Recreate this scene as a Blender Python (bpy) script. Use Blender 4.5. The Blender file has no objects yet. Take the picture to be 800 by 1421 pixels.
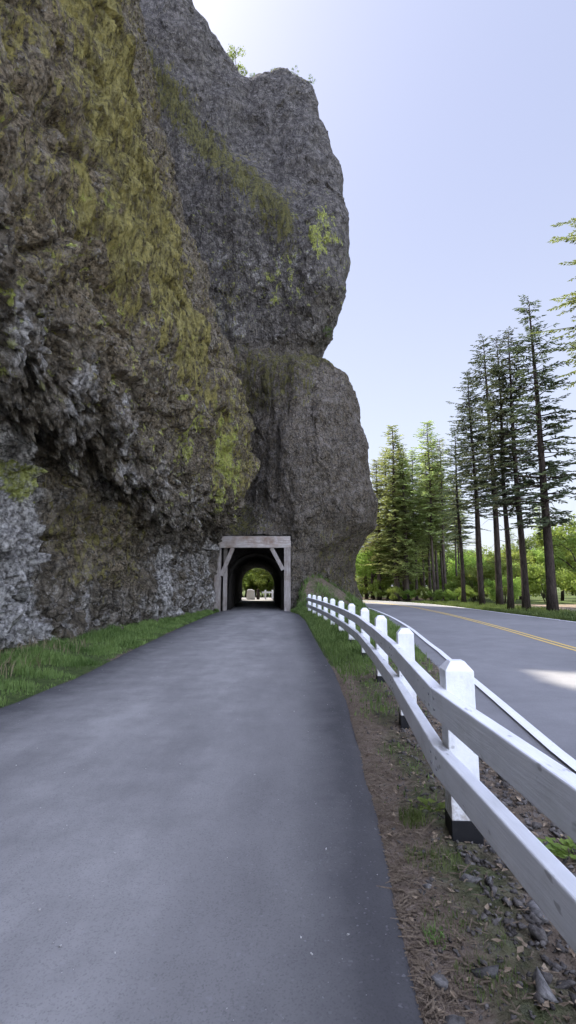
import bpy, math, random
import numpy as np
from mathutils import Vector, Matrix

random.seed(7)
RNG = np.random.default_rng(11)
scene = bpy.context.scene
COL = scene.collection

# ------------------------------------------------------------------ helpers
def link(o, parent=None):
    COL.objects.link(o)
    if parent is not None:
        o.parent = parent
    return o

def tag(o, label=None, cat=None, group=None, kind=None):
    if label: o['label'] = label
    if cat: o['category'] = cat
    if group: o['group'] = group
    if kind: o['kind'] = kind
    return o

def empty(name, loc=(0, 0, 0), rz=0.0):
    o = bpy.data.objects.new(name, None)
    o.location = loc
    o.rotation_euler = (0, 0, rz)
    o.empty_display_size = 0.2
    return link(o)

def mesh_np(name, V, F, mat=None, parent=None, smooth=False, attrs=None, mats=None, mat_idx=None):
    """V (n,3) ; F list of arrays (m,k)  -> object"""
    V = np.asarray(V, dtype=np.float32)
    if not isinstance(F, (list, tuple)):
        F = [F]
    F = [np.asarray(f, dtype=np.int32) for f in F if len(f)]
    me = bpy.data.meshes.new(name)
    me.vertices.add(len(V))
    me.vertices.foreach_set('co', V.ravel())
    nl = sum(f.size for f in F); npoly = sum(len(f) for f in F)
    me.loops.add(nl)
    me.polygons.add(npoly)
    me.loops.foreach_set('vertex_index', np.concatenate([f.ravel() for f in F]))
    tot = np.concatenate([np.full(len(f), f.shape[1], np.int32) for f in F])
    st = np.concatenate([[0], np.cumsum(tot)[:-1]]).astype(np.int32)
    me.polygons.foreach_set('loop_start', st)
    if smooth:
        me.polygons.foreach_set('use_smooth', np.ones(npoly, bool))
    if mats:
        for m in mats: me.materials.append(m)
        if mat_idx is not None:
            me.polygons.foreach_set('material_index', np.asarray(mat_idx, np.int32))
    elif mat:
        me.materials.append(mat)
    if attrs:
        for k, a in attrs.items():
            at = me.attributes.new(k, 'FLOAT', 'POINT')
            at.data.foreach_set('value', np.asarray(a, np.float32))
    me.update(calc_edges=True)
    me.validate()
    o = bpy.data.objects.new(name, me)
    return link(o, parent)

class MB:
    """collects convex shapes into one mesh"""
    def __init__(s): s.v = []; s.f = []; s.mi = []
    def add(s, vs, fs, mi=0):
        b = len(s.v); s.v += [tuple(v) for v in vs]
        for f in fs:
            s.f.append([b + i for i in f]); s.mi.append(mi)
    def box(s, c, d, M=None, mi=0, taper=1.0):
        hx, hy, hz = d[0] / 2, d[1] / 2, d[2] / 2
        vs = []
        for z, t in ((-hz, 1), (hz, taper)):
            for x, y in ((-hx, -hy), (hx, -hy), (hx, hy), (-hx, hy)):
                vs.append(Vector((x * t, y * t, z)))
        if M is not None: vs = [M @ v for v in vs]
        vs = [v + Vector(c) for v in vs]
        s.add(vs, [(3, 2, 1, 0), (4, 5, 6, 7), (0, 1, 5, 4), (1, 2, 6, 5), (2, 3, 7, 6), (3, 0, 4, 7)], mi)
    def tube(s, pts, rad, n=7, mi=0):
        pts = [Vector(p) for p in pts]; ring = []
        b = len(s.v)
        for i, p in enumerate(pts):
            t = (pts[min(i + 1, len(pts) - 1)] - pts[max(i - 1, 0)]).normalized()
            a = t.cross(Vector((0.13, 0.31, 1)))
            if a.length < 1e-3: a = t.cross(Vector((1, 0, 0)))
            a.normalize(); c = t.cross(a)
            for k in range(n):
                an = 2 * math.pi * k / n
                s.v.append(tuple(p + (a * math.cos(an) + c * math.sin(an)) * rad[i]))
        for i in range(len(pts) - 1):
            for k in range(n):
                s.f.append([b + i * n + k, b + i * n + (k + 1) % n, b + (i + 1) * n + (k + 1) % n, b + (i + 1) * n + k]); s.mi.append(mi)
        s.f.append([b + k for k in range(n)][::-1]); s.mi.append(mi)
        s.f.append([b + (len(pts) - 1) * n + k for k in range(n)]); s.mi.append(mi)
    def build(s, name, mat, parent=None, smooth=False, bevel=0.0):
        me = bpy.data.meshes.new(name)
        me.from_pydata(s.v, [], s.f)
        for m in (mat if isinstance(mat, (list, tuple)) else [mat]): me.materials.append(m)
        for p, mi in zip(me.polygons, s.mi):
            p.material_index = mi; p.use_smooth = smooth
        me.update()
        o = bpy.data.objects.new(name, me)
        if bevel > 0:
            md = o.modifiers.new('bevel', 'BEVEL'); md.width = bevel; md.segments = 2; md.limit_method = 'ANGLE'
        return link(o, parent)

# ------------------------------------------------------------------ numpy noise
def _h(ix, iy, iz, seed):
    h = (ix.astype(np.uint32) * np.uint32(374761393)) ^ (iy.astype(np.uint32) * np.uint32(668265263)) ^ (iz.astype(np.uint32) * np.uint32(2246822519)) ^ np.uint32((seed * 3266489917) & 0xffffffff)
    h ^= h >> np.uint32(15); h *= np.uint32(2246822519); h ^= h >> np.uint32(13); h *= np.uint32(3266489917); h ^= h >> np.uint32(16)
    return h

def _rf(h, k):
    h = (h * np.uint32(747796405 + 2 * k) + np.uint32(2891336453 + k)).astype(np.uint32)
    h ^= h >> np.uint32(16); h *= np.uint32(2246822519); h ^= h >> np.uint32(13)
    return h.astype(np.float32) / np.float32(4294967295.0)

def perlin(P, seed=0):
    P = np.asarray(P, np.float32)
    I = np.floor(P); f = P - I; I = I.astype(np.int64)
    u = f * f * f * (f * (f * 6 - 15) + 10)
    r = np.zeros(len(P), np.float32)
    for dx in (0, 1):
        for dy in (0, 1):
            for dz in (0, 1):
                h = _h(I[:, 0] + dx, I[:, 1] + dy, I[:, 2] + dz, seed)
                gx = _rf(h, 1) * 2 - 1; gy = _rf(h, 2) * 2 - 1; gz = _rf(h, 3) * 2 - 1
                d = gx * (f[:, 0] - dx) + gy * (f[:, 1] - dy) + gz * (f[:, 2] - dz)
                w = (u[:, 0] if dx else 1 - u[:, 0]) * (u[:, 1] if dy else 1 - u[:, 1]) * (u[:, 2] if dz else 1 - u[:, 2])
                r += w * d
    return r * 1.4

def fbm(P, oct=4, seed=0, gain=0.5):
    r = 0; a = 1.0; P = np.asarray(P, np.float32)
    for i in range(oct):
        r = r + a * perlin(P * (2.03 ** i) + i * 17.3, seed + i); a *= gain
    return r

def worley(P, seed=0):
    """returns F1, F2, per-cell random, planar-facet value"""
    P = np.asarray(P, np.float32); I = np.floor(P).astype(np.int64)
    n = len(P); F1 = np.full(n, 9, np.float32); F2 = np.full(n, 9, np.float32); R = np.zeros(n, np.float32); T = np.zeros(n, np.float32)
    for dx in (-1, 0, 1):
        for dy in (-1, 0, 1):
            for dz in (-1, 0, 1):
                h = _h(I[:, 0] + dx, I[:, 1] + dy, I[:, 2] + dz, seed)
                q = np.stack([I[:, 0] + dx + _rf(h, 1), I[:, 1] + dy + _rf(h, 2), I[:, 2] + dz + _rf(h, 3)], 1).astype(np.float32)
                D = P - q; d = np.sqrt((D * D).sum(1))
                m = d < F1
                F2 = np.where(m, F1, np.minimum(F2, d))
                tv = D[:, 0] * (_rf(h, 4) * 2 - 1) + D[:, 1] * (_rf(h, 5) * 2 - 1) + D[:, 2] * (_rf(h, 6) * 2 - 1)
                R = np.where(m, _rf(h, 7), R); T = np.where(m, tv, T)
                F1 = np.where(m, d, F1)
    return F1, F2, R, T

def sstep(a, b, x):
    t = np.clip((x - a) / (b - a), 0, 1)
    return t * t * (3 - 2 * t)

# ------------------------------------------------------------------ materials
def new_mat(name):
    m = bpy.data.materials.new(name); m.use_nodes = True
    nt = m.node_tree; b = nt.nodes['Principled BSDF']
    return m, nt, b

class N:
    """tiny node-building helper"""
    def __init__(s, nt): s.nt = nt
    def n(s, t, **kw):
        nd = s.nt.nodes.new(t)
        for k, v in kw.items():
            if k.startswith('i_'):
                nd.inputs[k[2:].replace('_', ' ')].default_value = v
            else: setattr(nd, k, v)
        return nd
    def l(s, a, b): s.nt.links.new(a, b)
    def coord(s, scale=(1, 1, 1), kind='Object'):
        tc = s.n('ShaderNodeTexCoord'); mp = s.n('ShaderNodeMapping'); mp.inputs['Scale'].default_value = scale
        s.l(tc.outputs[kind], mp.inputs[0]); return mp.outputs[0]
    def noise(s, vec, sc, det=4, rough=0.55, dist=0.0):
        nd = s.n('ShaderNodeTexNoise'); nd.inputs['Scale'].default_value = sc; nd.inputs['Detail'].default_value = det
        nd.inputs['Roughness'].default_value = rough; nd.inputs['Distortion'].default_value = dist
        s.l(vec, nd.inputs['Vector']); return nd.outputs['Fac']
    def voro(s, vec, sc, feat='F1', out='Distance', rnd=1.0):
        nd = s.n('ShaderNodeTexVoronoi'); nd.feature = feat; nd.inputs['Scale'].default_value = sc; nd.inputs['Randomness'].default_value = rnd
        s.l(vec, nd.inputs['Vector']); return nd.outputs[out]
    def ramp(s, fac, stops):
        nd = s.n('ShaderNodeValToRGB'); e = nd.color_ramp.elements
        while len(e) < len(stops): e.new(0.5)
        for q, (p, c) in zip(e, stops):
            q.position = p; q.color = (c, c, c, 1) if isinstance(c, (int, float)) else (*c, 1)
        s.l(fac, nd.inputs[0]); return nd.outputs[0]
    def mix(s, fac, a, b, mode='MIX'):
        nd = s.n('ShaderNodeMix'); nd.data_type = 'RGBA'; nd.blend_type = mode
        for k, v in ((0, fac), (6, a), (7, b)):
            if isinstance(v, (int, float)): nd.inputs[k].default_value = v if k == 0 else (v, v, v, 1)
            elif isinstance(v, tuple): nd.inputs[k].default_value = (*v, 1)
            else: s.l(v, nd.inputs[k])
        return nd.outputs[2]
    def math(s, op, a, b=0.0, c=None, clamp=False):
        nd = s.n('ShaderNodeMath'); nd.operation = op; nd.use_clamp = clamp
        for k, v in enumerate((a, b) if c is None else (a, b, c)):
            if isinstance(v, (int, float)): nd.inputs[k].default_value = v
            else: s.l(v, nd.inputs[k])
        return nd.outputs[0]
    def attr(s, name):
        nd = s.n('ShaderNodeAttribute'); nd.attribute_name = name; return nd.outputs['Fac']
    def bump(s, h, strength, dist, normal=None):
        nd = s.n('ShaderNodeBump'); nd.inputs['Strength'].default_value = strength; nd.inputs['Distance'].default_value = dist
        s.l(h, nd.inputs['Height'])
        if normal is not None: s.l(normal, nd.inputs['Normal'])
        return nd.outputs[0]

def set_bsdf(g, b, col, rough=0.8, normal=None, spec=0.3):
    if isinstance(col, tuple): b.inputs['Base Color'].default_value = (*col, 1)
    else: g.l(col, b.inputs['Base Color'])
    if isinstance(rough, (int, float)): b.inputs['Roughness'].default_value = rough
    else: g.l(rough, b.inputs['Roughness'])
    b.inputs['Specular IOR Level'].default_value = spec
    if normal is not None: g.l(normal, b.inputs['Normal'])

def mat_cliff():
    m, nt, b = new_mat('cliff_rock'); g = N(nt)
    c = g.coord()
    cs = g.coord((1, 1, 0.45))
    n1 = g.noise(c, 0.45, 5, 0.6); n2 = g.noise(c, 2.2, 9, 0.72); n3 = g.noise(c, 9.0, 6, 0.72); n4 = g.noise(cs, 1.1, 8, 0.68, 0.4)
    warp = g.n('ShaderNodeVectorMath'); warp.operation = 'MULTIPLY_ADD'
    nc = g.n('ShaderNodeTexNoise'); nc.inputs['Scale'].default_value = 2.0; nc.inputs['Detail'].default_value = 3; g.l(c, nc.inputs['Vector'])
    g.l(nc.outputs['Color'], warp.inputs[0]); warp.inputs[1].default_value = (0.5, 0.5, 0.5); g.l(cs, warp.inputs[2]); wv = warp.outputs[0]
    cell = g.ramp(g.voro(wv, 3.6, 'F1', 'Color'), [(0.15, 0.0), (0.85, 1.0)])
    cell2 = g.ramp(g.voro(wv, 9.0, 'F1', 'Color'), [(0.15, 0.0), (0.85, 1.0)])
    base = g.mix(g.ramp(n2, [(0.41, 0.0), (0.50, 0.35), (0.585, 1.0)]), (0.036, 0.030, 0.021), (0.38, 0.340, 0.275))  # rock mottling; its dark end also paints crevice shade
    base = g.mix(g.math('MULTIPLY', cell, 0.30), base, (0.31, 0.285, 0.25))
    base = g.mix(g.math('MULTIPLY', cell2, 0.30), base, (0.045, 0.042, 0.040))
    base = g.mix(g.ramp(n1, [(0.42, 0.0), (0.62, 0.5)]), base, (0.150, 0.125, 0.090))
    sm = g.ramp(g.voro(wv, 2.1, 'DISTANCE_TO_EDGE'), [(0.0, 0.75), (0.035, 0.35), (0.09, 0.0)])
    base = g.mix(sm, base, (0.022, 0.019, 0.016))
    gy = g.math('MULTIPLY', g.attr('grey'), g.ramp(n3, [(0.32, 0.55), (0.68, 0.95)]))
    base = g.mix(gy, base, g.mix(g.ramp(n2, [(0.38, 0.0), (0.62, 1.0)]), (0.088, 0.081, 0.078), (0.215, 0.200, 0.196)))
    # dirt-brown crust
    br = g.math('MULTIPLY', g.attr('brown'), g.ramp(n2, [(0.42, 0.85), (0.58, 0.35)]))
    base = g.mix(br, base, g.mix(g.ramp(n3, [(0.40, 0.0), (0.60, 1.0)]), (0.050, 0.037, 0.021), (0.40, 0.325, 0.215)))
    # chalky bleached crust with ragged edges
    pf = g.attr('pale')
    ps = g.math('ADD', pf, g.math('MULTIPLY_ADD', g.math('ADD', g.math('MULTIPLY', n4, 0.6), g.math('MULTIPLY', n2, 0.4)), 3.6, -2.0))
    pm = g.math('MULTIPLY', g.ramp(ps, [(0.25, 0.0), (0.60, 1.0)]), g.ramp(pf, [(0.02, 0.0), (0.15, 1.0)]))
    base = g.mix(g.math('MULTIPLY', pm, 0.9), base, g.mix(g.ramp(n3, [(0.38, 0.0), (0.60, 1.0)]), (0.15, 0.143, 0.135), (0.76, 0.735, 0.695)))
    base = g.mix(g.math('MULTIPLY', sm, 0.6), base, (0.03, 0.027, 0.025))
    # moss
    st = g.noise(g.coord((2.6, 2.6, 0.6)), 1.3, 7, 0.66, 1.2)
    st2 = g.noise(g.coord((2, 2, 0.9)), 4.2, 6, 0.7, 0.6)
    mo = g.attr('moss')
    mn = g.math('ADD', g.math('MULTIPLY', st, 0.55), g.math('MULTIPLY', n2, 0.45))
    ms = g.math('ADD', mo, g.math('MULTIPLY_ADD', mn, 4.0, -2.25))
    ms = g.math('ADD', ms, g.math('MULTIPLY_ADD', n3, 1.2, -0.6))
    mm = g.math('MULTIPLY', g.ramp(ms, [(0.24, 0.0), (0.46, 1.0)]), g.ramp(mo, [(0.03, 0.0), (0.25, 1.0)]))
    rn = g.noise(g.coord((2.3, 2.3, 0.85)), 1.5, 5, 0.6, 1.0)
    rdg = g.math('SUBTRACT', 1.0, g.math('ABSOLUTE', g.math('MULTIPLY_ADD', rn, 5.0, -2.5)))          # ridged: 1 on the ropes
    rn2 = g.noise(g.coord((2.3, 2.3, 1.0)), 3.8, 4, 0.6, 0.8)
    rdg2 = g.math('SUBTRACT', 1.0, g.math('ABSOLUTE', g.math('MULTIPLY_ADD', rn2, 5.0, -2.5)))
    rope = g.math('MAXIMUM', rdg, g.math('MULTIPLY', rdg2, 0.9), None, True)
    mcol = g.mix(g.ramp(st, [(0.40, 0.0), (0.58, 1.0)]), (0.070, 0.058, 0.021), (0.385, 0.335, 0.105))
    mcol = g.mix(g.ramp(st2, [(0.42, 0.0), (0.72, 0.65)]), mcol, (0.47, 0.43, 0.19))
    mcol = g.mix(g.ramp(n3, [(0.52, 0.0), (0.70, 0.7)]), mcol, (0.050, 0.042, 0.022))
    mcol = g.mix(g.ramp(rope, [(0.25, 0.92), (0.62, 0.0)]), mcol, (0.036, 0.029, 0.015))  # crevice shade between the ropes painted into the moss colour
    mcol = g.mix(g.math('MULTIPLY', g.attr('green'), 0.6), mcol, g.mix(n3, (0.03, 0.036, 0.014), (0.105, 0.112, 0.046)))
    base = g.mix(g.math('MULTIPLY', mm, 0.9), base, mcol)
    # chartreuse lichen
    li = g.attr('lichen')
    ln = g.noise(g.coord((1, 1, 0.6)), 1.6, 8, 0.72, 0.5)
    lm = g.ramp(g.math('ADD', li, g.math('MULTIPLY_ADD', ln, 3.2, -1.75)), [(0.30, 0.0), (0.46, 1.0)])
    lm = g.math('MULTIPLY', lm, g.ramp(li, [(0.02, 0.0), (0.12, 1.0)]))
    fl = g.math('MULTIPLY', g.ramp(g.noise(c, 2.6, 5, 0.65), [(0.60, 0.0), (0.64, 0.95)]), g.attr('fleck'))
    lm = g.math('MULTIPLY', g.math('MAXIMUM', lm, fl), g.ramp(g.noise(c, 5.0, 5, 0.7), [(0.38, 0.25), (0.52, 1.0)]))
    base = g.mix(g.math('MULTIPLY', lm, 0.88), base, g.mix(g.ramp(n3, [(0.35, 0.0), (0.65, 1.0)]), (0.22, 0.25, 0.04), (0.56, 0.60, 0.16)))
    # pale-grey lichen speckle
    sp = g.ramp(g.noise(c, 6.5, 6, 0.72), [(0.585, 0.0), (0.64, 1.0)])
    base = g.mix(g.math('MULTIPLY', sp, g.math('MULTIPLY_ADD', g.math('MAXIMUM', mm, g.attr('grey')), -0.5, 0.62)), base, (0.40, 0.385, 0.36))
    base = g.mix(g.math('MULTIPLY', g.attr('bore'), 0.96), base, (0.011, 0.009, 0.008))  # tunnel darkness painted into the rock colour inside the bore
    h1 = g.math('ADD', g.math('MULTIPLY', g.voro(wv, 5.5, 'DISTANCE_TO_EDGE'), 0.9), g.math('MULTIPLY', n2, 1.1))
    hs = g.math('MULTIPLY_ADD', rope, 0.45, g.math('MULTIPLY', st2, 0.8))
    hm = g.n('ShaderNodeMix'); hm.data_type = 'FLOAT'
    g.l(mm, hm.inputs[0]); g.l(h1, hm.inputs[2]); g.l(hs, hm.inputs[3])
    b1 = g.bump(hm.outputs[0], 1.0, 0.5)
    b2 = g.bump(n3, 0.7, 0.07, b1)
    set_bsdf(g, b, base, 0.93, b2, 0.12)
    return m

def mat_asphalt(name, lo, hi, edge=None, worn=None):
    m, nt, b = new_mat(name); g = N(nt)
    c = g.coord()
    n1 = g.noise(c, 0.35, 5, 0.6, 0.3); n2 = g.noise(c, 2.0, 6, 0.65); n3 = g.noise(c, 95, 3, 0.6)
    gr = g.voro(c, 140, 'F1', 'Color')
    col = g.mix(g.ramp(n1, [(0.3, 0.0), (0.7, 1.0)]), lo, hi)
    t = g.attr('t')     # 0 left edge .. 1 right edge
    if worn is not None:
        wob = g.math('MULTIPLY_ADD', n2, 0.16, -0.08)
        tw = g.math('ADD', t, wob)
        w = g.ramp(tw, [(0.03, 0.05), (0.17, 0.65), (0.40, 1.0), (0.70, 0.95), (0.86, 0.6), (0.955, 0.0)])
        w = g.math('MULTIPLY', w, g.ramp(g.noise(g.coord((1, 0.25, 1)), 1.1, 5, 0.6), [(0.25, 0.45), (0.7, 1.0)]))
        col = g.mix(w, col, worn)
    col = g.mix(g.ramp(n2, [(0.35, 0.22), (0.65, 0.0)]), col, tuple(x * 0.55 for x in lo))
    col = g.mix(g.ramp(gr, [(0.0, 0.32), (0.4, 0.0), (1.0, 0.0)]), col, tuple(x * 0.45 for x in lo))
    col = g.mix(g.ramp(g.voro(c, 90, 'F1', 'Color'), [(0.86, 0.0), (0.97, 0.35)]), col, (0.26, 0.26, 0.27))
    # light dust scuffs
    sc = g.ramp(g.noise(g.coord((1, 0.6, 1)), 3.1, 6, 0.7), [(0.66, 0.0), (0.78, 0.35)])
    col = g.mix(sc, col, (0.24, 0.235, 0.23))
    bm = g.bump(g.math('ADD', n3, g.math('MULTIPLY', g.voro(c, 120), 0.4)), 0.22, 0.008)
    bm = g.bump(n2, 0.25, 0.03, bm)
    set_bsdf(g, b, col, 0.92, bm, 0.08)
    return m

def mat_paint(name, col, wear=0.0, under=(0.12, 0.12, 0.125), sc=30):
    m, nt, b = new_mat(name); g = N(nt); c = g.coord()
    w = g.ramp(g.noise(c, sc, 6, 0.75), [(0.58, 0.0), (0.72, wear)])
    k = g.mix(g.ramp(g.noise(c, 1.8, 4, 0.6), [(0.3, 0.0), (0.75, 0.5)]), col, tuple(x * 0.82 for x in col))
    set_bsdf(g, b, g.mix(w, k, under), 0.6, g.bump(g.noise(c, 60, 3), 0.15, 0.01), 0.35)
    return m

def mat_fence():
    m, nt, b = new_mat('white_fence_paint'); g = N(nt); c = g.coord()
    gn = g.noise(g.coord((30, 2.2, 30)), 1.5, 6, 0.65, 0.4)
    k = g.mix(g.ramp(g.noise(c, 2.2, 5, 0.6), [(0.35, 0.0), (0.75, 1.0)]), (0.83, 0.83, 0.84), (0.72, 0.725, 0.74))
    k = g.mix(g.ramp(gn, [(0.3, 0.22), (0.5, 0.0)]), k, (0.5, 0.5, 0.5))
    ck = g.ramp(g.noise(g.coord((11, 4.5, 11)), 1.0, 3, 0.5), [(0.665, 0.0), (0.70, 0.6)])
    k = g.mix(ck, k, (0.27, 0.26, 0.25))
    geo = g.n('ShaderNodeNewGeometry'); sz = g.n('ShaderNodeSeparateXYZ'); g.l(geo.outputs['Position'], sz.inputs[0])
    sp_ = g.math('MULTIPLY', g.ramp(g.math('MULTIPLY', sz.outputs[2], 1.0), [(0.12, 0.75), (0.42, 0.0)]), g.ramp(g.noise(c, 16, 6, 0.75), [(0.42, 0.0), (0.60, 1.0)]))
    k = g.mix(sp_, k, (0.34, 0.29, 0.235))
    gs = g.ramp(g.noise(g.coord((6, 1.6, 2.2)), 1.4, 6, 0.7), [(0.50, 0.0), (0.70, 0.42)])
    k = g.mix(gs, k, (0.50, 0.505, 0.47))
    dt = g.ramp(g.noise(c, 55, 3, 0.6), [(0.70, 0.0), (0.75, 0.5)])
    k = g.mix(dt, k, (0.30, 0.29, 0.27))
    set_bsdf(g, b, k, 0.55, g.bump(gn, 0.25, 0.012), 0.35)
    return m

def mat_wood(name, lo, hi, axis=2, stain=None):
    m, nt, b = new_mat(name); g = N(nt)
    s = [14, 14, 14]; s[axis] = 0.9
    n1 = g.noise(g.coord(tuple(s)), 1.6, 7, 0.68, 0.5)
    c = g.mix(g.ramp(n1, [(0.3, 0.0), (0.7, 1.0)]), lo, hi)
    st = g.ramp(g.noise(g.coord(), 1.3, 5, 0.65), [(0.45, 0.0), (0.68, 0.75)])
    c = g.mix(st, c, stain or tuple(x * 0.5 for x in lo))
    set_bsdf(g, b, c, 0.85, g.bump(n1, 0.5, 0.02), 0.2)
    return m

def mat_ground():
    m, nt, b = new_mat('ground_soil'); g = N(nt); c = g.coord()
    n1 = g.noise(c, 1.1, 6, 0.65, 0.3); n2 = g.noise(c, 9, 6, 0.7); n3 = g.noise(c, 40, 4, 0.7)
    soil = g.mix(g.ramp(n2, [(0.32, 0.0), (0.68, 1.0)]), (0.056, 0.043, 0.031), (0.215, 0.168, 0.126))
    soil = g.mix(g.ramp(n3, [(0.55, 0.0), (0.70, 0.6)]), soil, (0.21, 0.18, 0.145))
    soil = g.mix(g.ramp(g.voro(c, 24, 'F1', 'Color'), [(0.75, 0.0), (0.95, 0.45)]), soil, (0.20, 0.19, 0.185))
    sand = g.mix(n2, (0.17, 0.13, 0.10), (0.33, 0.265, 0.21))
    soil = g.mix(g.math('MULTIPLY', g.attr('sand'), g.ramp(n1, [(0.3, 0.4), (0.6, 1.0)])), soil, sand)
    gr = g.mix(g.ramp(n2, [(0.3, 0.0), (0.7, 1.0)]), (0.035, 0.055, 0.018), (0.095, 0.125, 0.042))
    gm = g.math('ADD', g.attr('green'), g.math('MULTIPLY_ADD', n1, 1.3, -0.75))
    col = g.mix(g.math('MULTIPLY', g.ramp(gm, [(0.25, 0.0), (0.6, 1.0)]), g.ramp(g.attr('green'), [(0.02, 0.0), (0.2, 1.0)])), soil, gr)
    bm = g.bump(g.math('ADD', n2, g.math('MULTIPLY', n3, 0.5)), 0.9, 0.06)
    set_bsdf(g, b, col, 0.95, bm, 0.1)
    return m

def mat_leaf(name, lo, hi, transl=0.35, sc=0.8):
    m, nt, b = new_mat(name); g = N(nt)
    c = g.coord()
    oi = g.n('ShaderNodeObjectInfo')
    n = g.noise(c, sc, 4, 0.65)
    n2 = g.noise(c, 14, 2, 0.6)
    f = g.math('ADD', g.math('MULTIPLY', n, 0.7), g.math('MULTIPLY', n2, 0.3))
    col = g.mix(g.ramp(f, [(0.34, 0.0), (0.64, 1.0)]), lo, hi)
    hsv = g.n('ShaderNodeHueSaturation'); g.l(col, hsv.inputs['Color'])
    g.l(g.math('MULTIPLY_ADD', oi.outputs['Random'], 0.04, 0.48), hsv.inputs['Hue'])
    g.l(g.math('MULTIPLY_ADD', oi.outputs['Random'], 0.5, 0.75), hsv.inputs['Value'])
    set_bsdf(g, b, hsv.outputs[0], 0.6, None, 0.3)
    tr = g.n('ShaderNodeBsdfTranslucent'); g.l(hsv.outputs[0], tr.inputs[0])
    mx = g.n('ShaderNodeMixShader'); mx.inputs[0].default_value = transl
    g.l(b.outputs[0], mx.inputs[1]); g.l(tr.outputs[0], mx.inputs[2])
    g.l(mx.outputs[0], nt.nodes['Material Output'].inputs[0])
    return m

def mat_bark(name, lo, hi):
    m, nt, b = new_mat(name); g = N(nt)
    n = g.noise(g.coord((9, 9, 1.6)), 1.6, 6, 0.7, 0.4)
    set_bsdf(g, b, g.mix(g.ramp(n, [(0.35, 0.0), (0.68, 1.0)]), lo, hi), 0.92, g.bump(n, 0.8, 0.05), 0.1)
    return m

def mat_stone(name, lo, hi):
    m, nt, b = new_mat(name); g = N(nt); c = g.coord(); oi = g.n('ShaderNodeObjectInfo')
    n = g.noise(c, 14, 6, 0.7)
    col = g.mix(g.ramp(n, [(0.35, 0.0), (0.68, 1.0)]), lo, hi)
    hsv = g.n('ShaderNodeHueSaturation'); g.l(col, hsv.inputs['Color'])
    g.l(g.math('MULTIPLY_ADD', oi.outputs['Random'], 0.7, 0.7), hsv.inputs['Value'])
    set_bsdf(g, b, hsv.outputs[0], 0.9, g.bump(n, 0.5, 0.03), 0.2)
    return m

M_CLIFF = mat_cliff()
M_PATH = mat_asphalt('path_asphalt', (0.060, 0.059, 0.061), (0.094, 0.092, 0.094), worn=(0.315, 0.305, 0.292))
M_ROAD = mat_asphalt('road_asphalt', (0.19, 0.188, 0.192), (0.25, 0.247, 0.25))
M_WLINE = mat_paint('white_road_paint', (0.80, 0.80, 0.80), 0.7)
M_YLINE = mat_paint('yellow_road_paint', (0.66, 0.46, 0.12), 0.7)
M_FENCE = mat_fence()
M_BLACK = mat_paint('black_tar_paint', (0.007, 0.007, 0.009), 0.15, (0.07, 0.065, 0.06), 18)
M_TIMBER = mat_wood('bleached_timber', (0.23, 0.20, 0.18), (0.52, 0.48, 0.45), 0, (0.18, 0.115, 0.075))
M_TIMBERV = mat_wood('bleached_timber_upright', (0.17, 0.15, 0.135), (0.40, 0.37, 0.35), 2, (0.15, 0.11, 0.085))
M_LINING = mat_wood('shaded_timber_lining', (0.006, 0.005, 0.004), (0.018, 0.015, 0.012), 1)  # tunnel darkness put into the timber colour, near black
M_BOLT = mat_paint('galvanised_bolt', (0.30, 0.30, 0.31), 0.5, (0.12, 0.08, 0.06), 40)
M_GROUND = mat_ground()
M_GRASS = mat_leaf('grass_blades', (0.065, 0.115, 0.025), (0.22, 0.30, 0.09), 0.35, 0.9)
M_DRY = mat_leaf('dry_grass', (0.20, 0.16, 0.085), (0.36, 0.30, 0.19), 0.25, 2.0)
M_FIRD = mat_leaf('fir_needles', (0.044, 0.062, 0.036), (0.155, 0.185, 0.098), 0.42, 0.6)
M_FIRL = mat_leaf('sunny_fir_needles', (0.19, 0.23, 0.075), (0.44, 0.48, 0.18), 0.62, 0.5)  # lit copy of the fir needles: sunlight put into the colour
M_LEAF = mat_leaf('maple_leaves', (0.11, 0.18, 0.03), (0.31, 0.40, 0.085), 0.55, 0.9)
M_LEAFD = mat_leaf('dark_leaves', (0.055, 0.095, 0.024), (0.18, 0.24, 0.065), 0.5, 0.9)
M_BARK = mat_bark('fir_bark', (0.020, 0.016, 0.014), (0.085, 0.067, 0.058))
M_BARKL = mat_bark('sunlit_bark', (0.045, 0.036, 0.030), (0.15, 0.12, 0.10))  # lit copy of the fir bark, with sunlight in its colour
M_STONE = mat_stone('basalt_stone', (0.055, 0.051, 0.048), (0.23, 0.22, 0.212))
M_GRAVEL = mat_stone('verge_gravel', (0.040, 0.034, 0.030), (0.22, 0.20, 0.182))
M_CHIP = mat_stone('pale_chips', (0.22, 0.21, 0.20), (0.45, 0.43, 0.41))
M_STRAW = mat_stone('straw_twigs', (0.085, 0.062, 0.042), (0.24, 0.19, 0.135))

# ------------------------------------------------------------------ layout curves
PATH_R = np.array([(-6, 0.42), (2.05, 0.48), (3.1, 0.56), (4.1, 0.64), (6.84, 0.81), (9.7, 0.88), (12.9, 0.84), (16.6, 0.82), (23.5, 0.80), (28, 0.62), (30.6, 0.2), (33, -0.12), (53, -1.3), (62, -1.2)])
PATH_L = np.array([(-6, -4.0), (4, -3.8), (6.84, -3.72), (8.9, -3.64), (12.9, -3.85), (19.5, -4.09), (26.3, -4.22), (30, -4.2), (33, -4.05), (53, -5.1), (62, -5.4)])
def path_r(y): return np.interp(y, PATH_R[:, 0], PATH_R[:, 1])
def path_l(y): return np.interp(y, PATH_L[:, 0], PATH_L[:, 1])
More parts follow.
